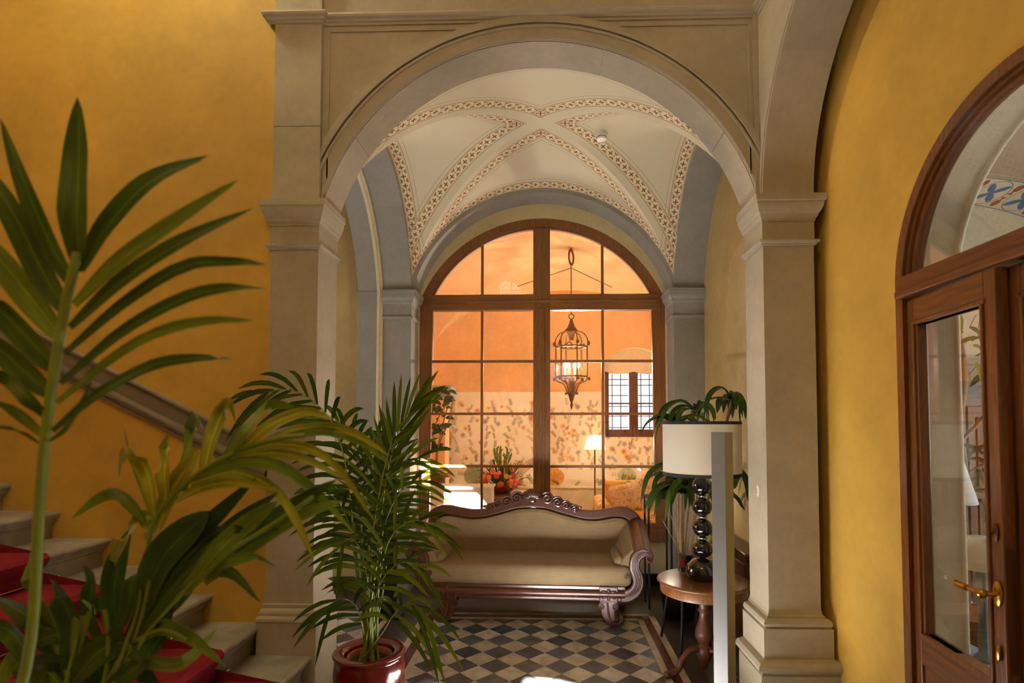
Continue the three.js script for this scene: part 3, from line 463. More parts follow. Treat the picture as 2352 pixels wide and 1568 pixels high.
{ // floor lamp
  const L = thing('floor_lamp', 'lit floor lamp with pleated pale shade in front of the floral painted wall', 'lamp', [.78, 0, -9.22]);
  obj('shade', lathe([[.1, 1.44], [.185, 1.21]], 32), std({ color: 0xfff3da, roughness: .9, transmission: .55, thickness: 0, emissive: new THREE.Color(1, .88, .66), emissiveIntensity: 1.2 * G }), L);
  obj('pole', [bar([0, .02, 0], [0, 1.24, 0], .013, 10), bar([0, 1.2, 0], [0, 1.42, 0], .005, 6)], mats.bronze, L);
  obj('base', lathe([[0, .035], [.06, .03], [.14, .018], [.15, 0], [0, 0]], 28), mats.bronze, L);
  obj('bulb', ball(.035, 0, 1.31, 0), std({ color: 0xffffff, emissive: new THREE.Color(1, .8, .5), emissiveIntensity: 40 * G }), L);
  const p = new THREE.PointLight(new THREE.Color(1, .88, .7), 6 * G); p.position.set(0, 1.31, 0); p.castShadow = true; p.shadow.radius = 1.6; L.add(p);
}
const blobCloth = (seed, base, cols, n, big) => { const [c, g] = ctxOf(512, 512); reseed(seed); g.fillStyle = base; g.fillRect(0, 0, 512, 512); for (let i = 0; i < n; i++) { g.fillStyle = cols[i % cols.length]; g.globalAlpha = rr(.6, .95); const x = rnd() * 512, y = rnd() * 512; g.save(); g.translate(x, y); g.rotate(rnd() * 6); g.beginPath(); for (let k = 0; k <= 24; k++) { const a = k / 24 * 6.283, r = big * (.7 + .3 * Math.sin(a * 5 + i)) * (.6 + .4 * hash(i, k % 24, 5)); k ? g.lineTo(Math.cos(a) * r, Math.sin(a) * r * .7) : g.moveTo(r, 0); } g.fill(); g.globalAlpha = .5; g.strokeStyle = '#5c5a3a'; g.lineWidth = 2; g.beginPath(); g.moveTo(-big * .7, 0); g.lineTo(big * .7, 0); g.stroke(); g.restore(); } const t = ctexture(c); t.wrapS = t.wrapT = THREE.RepeatWrapping; return t; };
{ // floral sofa behind the window with two cushions
  const S = thing('floral_sofa', 'sofa in yellow cloth printed with big grey-green leaves behind the window', 'sofa', [1.55, 0, -7.35]);
  const m = std({ map: rep(blobCloth(31, '#e6c368', ['#7f8f78', '#8a9a86', '#d98a4a', '#6f8070'], 34, 62), 1.2), roughness: .9 });
  for (const [a, b] of [[-.85, -.4], [.78, -.4], [-.85, .3], [.78, .3]]) obj('foot', box(a, a + .07, 0, .13, b, b + .07), mats.walnut, S); obj('seat', box(-.8, .8, .12, .46, -.35, .45, .06), m, S); obj('backrest', box(-.8, .8, .4, .86, -.45, -.28, .07), m, S);
  obj('armrest', box(-.92, -.76, .12, .66, -.45, .42, .06), m, S); obj('armrest', box(.76, .92, .12, .66, -.45, .42, .06), m, S);
  const cm = std({ map: blobCloth(47, '#ead7b4', ['#cf7a4a', '#d99a70', '#b98a62', '#c9603c'], 90, 26), roughness: .9 });
  const cush = () => { const g = new RoundedBoxGeometry(.42, .42, .15, 6, .07); const p = g.attributes.position; for (let i = 0; i < p.count; i++) { const x = p.getX(i) / .21, y = p.getY(i) / .21; p.setZ(i, p.getZ(i) * (1.25 - .8 * Math.max(x * x, y * y) * .9)); } g.computeVertexNormals(); return g; };
  const c1 = tag(obj('cushion', cush(), cm), 'large cream cushion with coral flowers on the printed sofa', 'cushion', 'cushions on the printed sofa'); c1.position.set(1.27, .78, -7.12); c1.rotation.set(-.3, .1, .75);
  const c2 = tag(obj('cushion', cush(), cm), 'small cream cushion behind the coral flowered cushion', 'cushion', 'cushions on the printed sofa'); c2.position.set(.98, .68, -7.3); c2.rotation.set(-.3, 0, .2); c2.scale.setScalar(.8);
}
{ // low white cabinet that catches the sun
  const C = thing('white_cabinet', 'low white cabinet struck by sunlight behind the left window panes', 'cabinet', [-1.12, 0, -6.75]);
  const wm = std({ color: 0xc9c4b8, roughness: .6 }); obj('body', box(-.46, .46, .04, .87, -.18, .15, .006), wm, C); obj('top', box(-.48, .48, .87, .89, -.2, .17, .006), wm, C); obj('door', box(-.44, -.01, .1, .83, .148, .158, .003), wm, C); obj('door', box(.01, .44, .1, .83, .148, .158, .003), wm, C); obj('plinth', box(-.45, .45, 0, .05, -.17, .13), wm, C);
}
{ // round table with flowers, plant at the left
  const T = thing('console_table', 'brown round table carrying the bowl of red flowers', 'table', [-.6, 0, -7.4]);
  obj('top', lathe([[0, .72], [.44, .72], [.45, .705], [.44, .69], [0, .685]], 40), mats.tablewood, T); obj('apron', lathe([[.4, .69], [.4, .6], [.38, .6]], 40), mats.tablewood, T); obj('pedestal', lathe([[.0, 0], [.22, 0], [.2, .04], [.06, .1], [.05, .4], [.08, .6], [.1, .69]], 20), mats.tablewood, T);
  const F = thing('flower_bowl', 'bowl of red and coral flowers with green foliage on the round table', 'flowers', [-.6, .72, -7.4]);
  obj('bowl', lathe([[0, 0], [.1, 0], [.16, .05], [.18, .1], [.17, .1], [.1, .02]], 28), mats.potred, F);
  reseed(91);
  for (let i = 0; i < 120; i++) { const a = rnd() * 6.28, r = rr(.08, .36), y = rr(.06, .44), p = V(Math.cos(a) * .05, .06, Math.sin(a) * .05), q = V(Math.cos(a) * r * .9, y, Math.sin(a) * r * .8), e = V(Math.cos(a) * r * 1.15, y - .02, Math.sin(a) * r); obj('leaf', blade([p, q, e], rr(.012, .03), V(0, 1, .3), .2, 4), [mats.leafC, mats.leafDark, mats.leafB][i % 3], F); }
  const reds = [0xd8402e, 0xe25a48, 0xc93a34, 0xe8836a, 0xe8a04a].map(c => std({ color: c, roughness: .7 }));
  for (let i = 0; i < 34; i++) { const a = rnd() * 6.28, e = rr(.1, 1.2), R = rr(.22, .28), x = Math.cos(a) * Math.cos(e) * R * 1.05, y = .08 + Math.sin(e) * R * 1.0, z = Math.abs(Math.sin(a)) * Math.cos(e) * R; const gs = []; for (let k = 0; k < 9; k++) { const t = k / 9 * 6.283; gs.push(ball(.016, Math.cos(t) * .02, Math.sin(t) * .02, .004, 1, 1, .5, 6)); } gs.push(ball(.014, 0, 0, .012, 1, 1, .7, 6)); const f = obj('flower_head', gs, reds[i % 5], F); f.position.set(x, y, z + .04); f.rotation.set(-e * .6, a > 3.14 ? 0 : .3, 0); f.scale.setScalar(rr(.6, 1.1)); }
  for (let i = 0; i < 9; i++) { const q = V(rr(-.15, .15), rr(.45, .6), rr(-.1, .1)); obj('grass_stem', tube([V(0, .1, 0), V(q.x * .4, .3, q.z * .5), q], .003, 8, 4), mats.leafB, F); obj('leaf', blade([V(q.x * .6, .36, q.z), q, q.clone().add(V(rr(-.05, .05), .05, 0))], .03, V(0, 0, 1), .1, 5), mats.leafB, F); }
  for (let i = 0; i < 6; i++) obj('grass_stem', tube([V(.12, .1, 0), V(.25 + i * .03, .35, 0), V(.35 + i * .05, .42 + .03 * (i % 3), 0), V(.55 + i * .02, .3 + i * .06, 0)], .003, 10, 4), mats.twig, F);
}
{ // rubber plant at the left of the orange room
  const P = thing('rubber_plant', 'tall plant with oval dark leaves beside the salmon pilaster', 'plant', [-1.55, 0, -7.7]);
  obj('pot', lathe([[0, .62], [.13, .62], [.14, .9], [.2, .9], [.21, .94], [.19, .94], [.17, .9], [0, .9]].map(([r, y]) => [r, y]), 24), mats.terracotta, P);
  obj('stand', lathe([[0, 0], [.2, 0], [.2, .03], [.05, .06], [.05, .58], [.18, .62], [0, .62]], 20), mats.walnut, P);
  reseed(119);
  for (let k = 0; k < 4; k++) obj('stem', tube([V(rr(-.04, .04), .88, 0), V(rr(-.08, .08), 1.3, rr(-.05, .05)), V(rr(-.2, .2), 1.7, rr(-.1, .1)), V(rr(-.3, .35), 2.0, rr(-.1, .1))], .01, 14, 6), mats.twig, P);
  for (let i = 0; i < 70; i++) { const y = rr(1.25, 2.1), x0 = rr(-.12, .12) * (y - .6), a = rnd() * 6.28, l = rr(.12, .2), p = V(x0, y, rr(-.08, .08)), d = V(Math.cos(a), rr(-.5, .5), Math.sin(a) * .7); obj('leaf', blade([p, p.clone().addScaledVector(d, l * .5).add(V(0, .02, 0)), p.clone().addScaledVector(d, l)], rr(.05, .075), V(0, .4, 1), .15, 5), i % 3 ? mats.leafDark : mats.leafC, P); }
}
// ---------------------------------------------------------------- the arched double door at the right
{
  const d = structG('door_1', 'arched double door of polished brown wood with glazed leaves', 'door');
  const x0 = XWALL - .02, x1 = XWALL + .07, fr = .048;
  const o = [[DZ - DR, 0], ...arc(DZ, DSP, DR, 180, 0, 48), [DZ + DR, 0]], i = [[DZ + DR - fr, 0], ...arc(DZ, DSP, DR - fr, 0, 180, 48), [DZ - DR + fr, 0]];
  obj('frame', extrX([...o, ...i], x0, x1), mats.door, d);
  const i2 = [...arc(DZ, DSP + .03, DR - fr - .002, 2, 178, 48), ...arc(DZ, DSP + .03, DR - fr - .03, 178, 2, 48)];
  obj('frame_bead', [extrX([...arc(DZ, DSP, DR - fr + .004, 0, 180, 48), ...arc(DZ, DSP, DR - fr - .016, 180, 0, 48)], x0 + .015, x1 - .02), extrX([...arc(DZ, DSP, DR - fr - .014, 0, 180, 48), ...arc(DZ, DSP, DR - fr - .034, 180, 0, 48)], x0 + .03, x1 - .02)], mats.door, d);
  obj('transom', [box(x0 - .002, x1, 2.2, 2.3, DZ - DR + .01, DZ + DR - .01, .006), box(x0 - .02, x1 - .02, 2.2, 2.235, DZ - DR + .02, DZ + DR - .02, .008)], muvTurn(mats.door), d);
  obj('fanlight_pane', extrX([...arc(DZ, DSP, DR - fr - .01, 3, 177, 40)], x0 + .045, x0 + .048), mats.pane, d);
  let leafW = DR - fr - .042; const leafH = 2.19;
  const leaf = (name, hingeZ, dir, ang) => {
    const g = new THREE.Group(); g.name = name; g.position.set(XWALL + .02, 0, hingeZ); g.rotation.y = ang; d.add(g);
    const Z = (a, b) => [Math.min(dir * a, dir * b), Math.max(dir * a, dir * b)], t = .022;
    const bx = (a, b, y0, y1, r = .005, tt = t) => { const [p, q] = Z(a, b); return box(-tt, tt, y0, y1, p, q, r); };
    obj('stile', bx(0, .05, .01, leafH), mats.door, g); obj('stile', bx(leafW - .06, leafW, .01, leafH), mats.door, g);
    obj('rail', bx(.05, leafW - .06, leafH - .1, leafH), muvTurn(mats.door), g); obj('rail', bx(.05, leafW - .06, .62, .74), muvTurn(mats.door), g); obj('rail', bx(.05, leafW - .06, .01, .2), muvTurn(mats.door), g);
    obj('panel', bx(.05, leafW - .06, .2, .62, .005, .012), mats.door, g);
    for (const tt of [[.03, .016, .048], [.02, .03, .062]]) obj('glazing_bead', [bx(tt[2], tt[2] + .016, .74, leafH - .1, .004, tt[0]), bx(leafW - tt[2] - .026, leafW - tt[2] - .012, .74, leafH - .1, .004, tt[0]), bx(tt[2], leafW - tt[2] - .012, .73, .758, .004, tt[0]), bx(tt[2], leafW - tt[2], leafH - .118, leafH - .1, .004, tt[0])], mats.door, g);
    obj('pane', bx(.05, leafW - .06, .735, leafH - .095, 0, .002), mats.pane, g);
    return g;
  };
  const A = leaf('leaf', DZ - DR + fr, 1, -5 * D2R); leafW = DR - fr + .062; const B = leaf('leaf', DZ + DR - fr, -1, 0); leafW = DR - fr - .042;
  const kz = leafW - .03;
  obj('escutcheon', [ball(.03, -.026, 1.06, kz, .25, 1.5, .8, 12), ball(.012, -.03, .86, kz, .4, 2.4, 1, 10)], mats.brass, A);
  obj('handle', [bar([-.02, 1.06, kz], [-.075, 1.06, kz], .011, 12), ball(.017, -.075, 1.06, kz, 1, 1, 1, 12), bar([-.075, 1.06, kz], [-.08, 1.06, kz - .12], .009, 12), bar([-.08, 1.06, kz - .07], [-.082, 1.06, kz - .13], .012, 12)], mats.brass, A);
  obj('lock_plate', box(-.014, .014, .8, 1.22, leafW, leafW + .002), mats.bronze, A);
  obj('key_rosette', [ball(.02, -.026, 1.27, kz, .3, 1.6, .8, 10), bar([-.02, 1.27, kz], [-.05, 1.27, kz], .005, 8)], mats.bronze, A);
  obj('key_rosette', [ball(.02, -.026, 1.27, -kz, .3, 1.6, .8, 10), bar([-.02, 1.27, -kz], [-.05, 1.27, -kz], .005, 8)], mats.bronze, B);
  obj('reveal', [extrX([...arc(DZ, DSP, DR - .0, 180, 0, 48), [DZ + DR, 0], [DZ + DR - .05, 0], ...arc(DZ, DSP, DR - .05, 0, 180, 48), [DZ - DR + .05, 0], [DZ - DR, 0]], XWALL + .075, XWALL + .215)], mats.cream, d);
  obj('reveal_bead', tube([[XWALL + .215, 0, DZ - DR + .035], ...arc(DZ, DSP, DR - .035, 180, 0, 24).map(([z, y]) => [XWALL + .215, y, z]), [XWALL + .215, 0, DZ + DR - .035]], .022, 90, 10), mats.cream, d);
}
// ---------------------------------------------------------------- the room behind the door
const RX1 = 5.4, RZ0 = -5.3, RZ1 = 1.6;
struct('floor_side_room', 'dark floor of the side room behind the door', 'floor', box(XWALL, RX1, -.12, -.002, RZ0, RZ1), mats.darkfloor);
{
  const w = structG('wall_side_room', 'pale wall with wood panelled cupboard doors in the side room', 'wall');
  obj('plaster', [box(XWALL + .2, RX1, 2.2, 4.6, RZ0 - .2, RZ0), extrX([[RZ0, 0], [RZ0, 4.6], [RZ1, 4.6], [RZ1, 0]], RX1, RX1 + .2, [[[-3.2, .9], [-3.2, 2.6], [-1.6, 2.6], [-1.6, .9]]]), box(XWALL + .2, RX1, 0, 4.6, RZ1, RZ1 + .2), box(XWALL + .2, RX1 + .2, 4.6, 4.7, RZ0 - .2, RZ1 + .2)], mats.cream, w);
  obj('cornice', [box(XWALL + .2, RX1, 1.8, 2.2, RZ0 - .1, RZ0 + .04, .01), box(XWALL + .2, RX1, 2.18, 2.24, RZ0 - .1, RZ0 + .09, .01), box(XWALL + .2, RX1, 1.98, 2.01, RZ0 - .1, RZ0 + .06, .006)], mats.grey, w);
  for (let i = 0; i < 7; i++) { const x = XWALL + .22 + i * .52; obj('door_board', box(x, x + .5, 0, 1.8, RZ0 - .1, RZ0 + .02, .004), mats.pinky = mats.pinky || wood([150, 112, 80], 135, .5, .1, 1.2), w); for (const [a, b] of [[.1, .42], [.5, .95], [1.03, 1.7]]) obj('door_panel', [box(x + .07, x + .43, a, a + .025, RZ0 + .02, RZ0 + .035, .004), box(x + .07, x + .43, b - .025, b, RZ0 + .02, RZ0 + .035, .004), box(x + .07, x + .09, a, b, RZ0 + .02, RZ0 + .035, .004), box(x + .41, x + .43, a, b, RZ0 + .02, RZ0 + .035, .004)], mats.pinky, w); }
}
{
  const blue = { seed: 15, bg: '#c2ab90', hi: '#d0bca0', lo: '#b49a80', band: '#efe6cc', line: '#6d86b4', thin: '#e8dcc0', w: .26, step: 1.15, rib: .06, edge: true, motif: (g, k) => { crossM(g, '#4a7ab4', .42); g.fillStyle = '#b4582c'; for (const s of [-1, 1]) { g.beginPath(); g.ellipse(.56, s * .3, .1, .14, 0, 0, 7); g.fill(); g.beginPath(); g.moveTo(.56, s * .18); g.lineTo(.64, s * .05); g.lineTo(.48, s * .05); g.fill(); } g.strokeStyle = '#9a8a5c'; g.lineWidth = .025; g.beginPath(); g.arc(0, 0, .46, 0, 7); g.stroke(); } };
  vault('ceiling_side_room', XWALL + .2, RX1, RZ0, RZ1, 2.35, .2, blue, 'tan groin vault with blue and orange stencilled bands in the side room');
}

for (const [x, y, z, ry, w, h] of [[RX1 - .02, 1.75, -2.4, Math.PI / 2, 1.6, 1.7]]) { const l = new THREE.RectAreaLight(new THREE.Color(.92, .96, 1), 9 * G, w, h); l.position.set(x, y, z); l.rotation.y = ry; scene.add(l); }
// ---------------------------------------------------------------- staircase
const stepX = k => k < 0 ? -1.155 : -1.34 - .3087 * k, stepY = k => .329 + .1597 * k, STEPN = 10, ZNEAR = -1.72;
{
  const s = structG('stairs', 'grey marble staircase with moulded nosings rising to the left', 'stairs');
  for (let k = -1; k < STEPN; k++) {
    const x = stepX(k), y = stepY(k), l = stepX(k + 1) - .06, b = stepY(k) - .1597;
    const nose = [[x - .016, 0], [x - .005, -.004], [x, -.014], [x - .001, -.024], [x - .008, -.032], [x - .014, -.034], [x - .016, -.042], [x - .024, -.05], [x - .027, -.06], [x - .036, -.07], [x - .042, -.072], [x - .042, -.082], [x - .05, -.084]].map(([a, c]) => [a, y + c]);
    const z0 = k < 1 ? -3.176 : -3.25;
    obj('step', extrZ([[l, y], ...nose, [x - .05, b], [l, b]].reverse(), z0, ZNEAR), mats.stepstone, s);
  }
  const prof = []; for (let k = 0; k < STEPN; k++) prof.push([stepX(k) - .06, stepY(k) - .1597], [stepX(k) - .06, stepY(k)]);
  obj('stair_core', extrZ([[stepX(STEPN) - 0.0, 0], [stepX(0) - .06, 0], ...prof.slice(1), [stepX(STEPN), stepY(STEPN - 1)]].map(([a, c]) => [a, c - .004]), -3.17, ZNEAR - .01), mats.stone, s);
  const cut = []; for (let k = -1; k < STEPN; k++) cut.push([stepX(k) - .05, stepY(k) - .1597 + .006], [stepX(k) - .046, stepY(k) - .09], [stepX(k) - .004, stepY(k) - .036], [stepX(k) + .005, stepY(k) - .014], [stepX(k) - .012, stepY(k) + .004], [stepX(k + 1) - .06, stepY(k) + .004]);
  const g = extrZ(ribbon(cut, .004), -2.84, -1.95, [], .003);
  tag(obj('stair_carpet', g, mats.carpet), 'crimson red stair runner on the marble staircase', 'carpet');
  const ords = ['lowest', 'second', 'third', 'fourth', 'fifth', 'sixth', 'seventh', 'eighth', 'ninth'];
  for (let k = 0; k < 8; k++) { const x = stepX(k) - .029, y = stepY(k - 1) + .0215, r = thing('carpet_rod', `chrome carpet rod at the foot of the ${ords[k]} visible riser of the staircase`, 'carpet rod', [x, y, 0], 0, 'chrome rods holding the red stair runner'); obj('bar', bar([0, 0, -2.93], [0, 0, -1.87], .007, 10), mats.chrome, r); obj('finial', [ball(.012, 0, 0, -2.935, 1, 1, 1.2, 10), bar([0, 0, -2.88], [0, 0, -2.86], .011, 10)], mats.chrome, r); obj('bracket', [box(-.014, .006, -.012, .012, -2.87, -2.855)], mats.chrome, r); }
  // moulded stone rail on the wall
  const t = structG('trim_1', 'sloping moulded stone rail on the yellow stair wall', 'moulding');
  const x1 = -1.64, x0 = -4.6, sl = -.4935, Y = x => 1.496 + sl * (x + 1.635);
  const layer = (a, b, d, r = .006) => extrZ([[x0, Y(x0) - a], [x1, Y(x1) - a], [x1, Y(x1) - b], [x0, Y(x0) - b]].reverse(), -3.25, -3.25 + d, [], r);
  obj('top_fillet', layer(0, .022, .045), mats.rail, t); obj('band', layer(.02, .115, .02), mats.rail, t); obj('round', tube([[x0, Y(x0) - .145, -3.235], [x1, Y(x1) - .145, -3.235]], .034, 2, 16), mats.rail, t); obj('lip', layer(.175, .205, .025), mats.rail, t);
}
// ---------------------------------------------------------------- carved sofa
{
  const S = thing('carved_sofa', 'antique carved walnut sofa with beige upholstery in front of the big window', 'sofa', [-.165, 0, -4.62], -2.6 * D2R);
  const back = new THREE.Group(); back.name = 'back'; back.position.set(0, .42, -.5); back.rotation.x = -7 * D2R; S.add(back);
  const topR = smooth([[0, .975], [.12, .955], [.28, .905], [.42, .862], [.54, .852], [.66, .868], [.77, .888], [.86, .882], [.94, .84], [.995, .765], [1.01, .68], [.985, .6]], 60);
  const inR = smooth([[0, .875], [.14, .86], [.3, .815], [.46, .777], [.58, .77], [.68, .785], [.77, .797], [.845, .785], [.89, .745], [.905, .69], [.885, .62], [.85, .56]], 60);
  const full = L => [...L.slice(1).map(([x, y]) => [-x, y]).reverse(), ...L].map(([x, y]) => [x, y - .42]);
  const o = full(topR), i = full(inR);
  obj('back_frame', extrZ([...o, ...i.slice().reverse()].reverse(), -.03, .04, [], .012), mats.walnut, back);
  obj('backboard', extrZ([...o.map(([x, y]) => [x * .99, y - .01]), [.85, .0], [-.85, .0]].reverse(), -.045, -.028), mats.walnut, back);
  const pad = extrZ([...i.map(([x, y]) => [x * .995, y - .006]), [.83, -.02], [-.83, -.02]].reverse(), -.03, .05, [], .035);
  obj('back_cushion', pad, mats.linen, back);
  // crest carving: shell and scrolls
  const cr = []; const yC = .975 - .42;
  for (let k = -5; k <= 5; k++) { const a = k * 15 * D2R; cr.push(ball(.05, 0, .05, 0, .28, 1.05, .5, 10).rotateZ(-a).translate(0, yC - .03, .03)); }
  cr.push(ball(.03, 0, yC - .04, .045, 1.2, 1, .6, 12)); cr.push(ball(.11, 0, yC - .03, .01, 1, .85, .22, 20));
  const shell = obj('carved_shell', cr, mats.walnut, back);
  const spiral = (x, y, r, turn, s) => { const p = []; for (let k = 0; k <= 28; k++) { const t = k / 28, a = turn + s * t * 11, q = r * (1 - t * .85); p.push(V(x + Math.cos(a) * q, y + Math.sin(a) * q, .038 + t * .012)); } return tube(p, r * .2, 44, 7); };
  const crestY = x => { const n = topR.findIndex(p => p[0] >= Math.abs(x)); return topR[Math.max(0, n)][1] - .42; };
  for (const s of [-1, 1]) {
    const c = [];
    for (const [x, r, dy] of [[.14, .056, .012], [.235, .05, .008], [.315, .04, .008], [.39, .038, .0]]) { c.push(spiral(s * x, crestY(x) + dy, r, s > 0 ? 2.4 : .7, -s)); c.push(ball(r * .95, s * x, crestY(x) + dy, .018, 1, 1, .45, 12)); c.push(ball(r * .5, s * (x + .045), crestY(x + .045) + .02, .03, 1.2, .8, .6, 8)); }
    obj('carved_scroll', c, mats.walnut, back);
  }
  // seat
  obj('seat_rail', [box(-.8, .8, .2, .325, -.05, .0, .012), tube([[-.79, .262, .0], [.79, .262, .0]], .034, 2, 14), box(-.8, .8, .2, .32, -.56, -.52)], mats.walnut, S);
  const seat = new RoundedBoxGeometry(1.7, .17, .58, 8, .06); { const p = seat.attributes.position; for (let k = 0; k < p.count; k++) { const x = p.getX(k) / .81, z = p.getZ(k) / .29; if (p.getY(k) > 0) p.setY(k, p.getY(k) + .018 * (1 - x * x) * (1 - z * z * .4)); } seat.computeVertexNormals(); }
  obj('seat_cushion', muv(seat.translate(0, .4, -.265)), mats.linen, S);
  for (const s of [-1, 1]) {
    const arm = new THREE.Group(); arm.name = 'arm'; S.add(arm);
    const line = smooth([[.755, .245], [.815, .25], [.872, .285], [.9, .35], [.888, .42], [.868, .48], [.882, .545], [.925, .588], [.972, .592], [1.0, .568], [.998, .538], [.972, .53]].map(([x, y]) => [x * s, y]), 70);
    const rb = ribbon(line, t => t < .7 ? lerp(.05, .032, t) : lerp(.03, .016, (t - .7) / .3)), fix = s > 0 ? rb : rb.slice();
    const g = extrZ(THREE.ShapeUtils.isClockWise(fix.map(p => new THREE.Vector2(p[0], p[1]))) ? fix.reverse() : fix, -.53, .01, [], .01);
    const shear = q => { const p = q.attributes.position; for (let k = 0; k < p.count; k++) { const w = clamp((p.getY(k) - .4) / .2, 0, 1); p.setY(k, p.getY(k) + .17 * w * clamp(-p.getZ(k) / .53, 0, 1) ** 1.4); } q.computeVertexNormals(); return q; };
    obj('arm_frame', shear(g), mats.walnut, arm);
    // carved reeds on the front of the arm
    const reeds = []; for (const [o2, r] of [[-.018, .007], [0, .008], [.018, .007]]) reeds.push(tube(line.filter((_, k) => k % 5 === 0 && k < 58).map(([x, y]) => V(x + o2 * s, y + Math.abs(o2) * .3, .012)), r, 40, 6));
    reeds.push(spiral(s * .985, .556, .03, 1.5, -s).translate(0, 0, -.03), ball(.03, s * .805, .41, .0, 1, 1, .7, 12), spiral(s * .805, .41, .026, 0, s).translate(0, 0, -.02));
    obj('carved_reeds', reeds, mats.walnut, arm);
    const pl = s > 0 ? [[.74, .47], [.83, .45], [.842, .5], [.858, .56], [.9, .6], [.86, .61], [.8, .56]] : [[-.74, .47], [-.8, .56], [-.86, .61], [-.9, .6], [-.858, .56], [-.842, .5], [-.83, .45]];
    const pg = extrZ(pl, -.5, -.03, [], .018); obj('arm_pad', shear(pg), mats.linen, arm);
    const bo = new THREE.CapsuleGeometry(.048, .36, 8, 18); bo.rotateX(Math.PI / 2); bo.translate(s * .755, .5, -.27); obj('bolster', bo, mats.linen, arm);
    // corner block with rosette, and foot
    const foot = new THREE.Group(); foot.name = 'leg'; S.add(foot);
    const x = s * .66; const ro = [box(x - .075, x + .075, .195, .325, -.055, .016, .005)]; const rose = []; for (let k = 0; k < 8; k++) { const a = k * 45 * D2R; rose.push(ball(.02, 0, .028, 0, .5, 1, .5, 8).rotateZ(a).scale(1.5, 1, 1).translate(x, .26, .02)); } rose.push(ball(.011, x, .26, .024));
    for (const [a, b, c, d] of [[-.07, .07, .2, .21], [-.07, .07, .31, .32], [-.07, -.06, .2, .32], [.06, .07, .2, .32]]) rose.push(box(x + a, x + b, c, d, .012, .024, .003));
    obj('block', ro, mats.walnut, foot); obj('rosette', rose, mats.walnut, foot);
    const fl = smooth([[-.01, .2], [-.005, .15], [.0, .1], [.025, .05], [.06, .028], [.09, .04], [.095, .07], [.078, .082]].map(([a, b]) => [x + a * s, b]), 40), fr = ribbon(fl, t => lerp(.075, .026, Math.min(1, t * 1.5)));
    obj('foot', [extrZ(THREE.ShapeUtils.isClockWise(fr.map(p => new THREE.Vector2(p[0], p[1]))) ? fr.reverse() : fr, -.07, .012, [], .01), spiral(x - s * .055, .165, .028, 1, s).translate(0, 0, -.03), spiral(x + s * .05, .165, .028, 2, -s).translate(0, 0, -.03), spiral(x + s * .068, .055, .028, 2, -s).translate(0, 0, -.03), tube(fl.filter((_, k) => k % 4 === 0).map(([a, b]) => V(a, b, .018)), .009, 20, 6)], mats.walnut, foot);
    obj('rear_leg', box(s * .8 - .04, s * .8 + .04, 0, .3, -.58, -.5, .01), mats.walnut, S);
  }
}
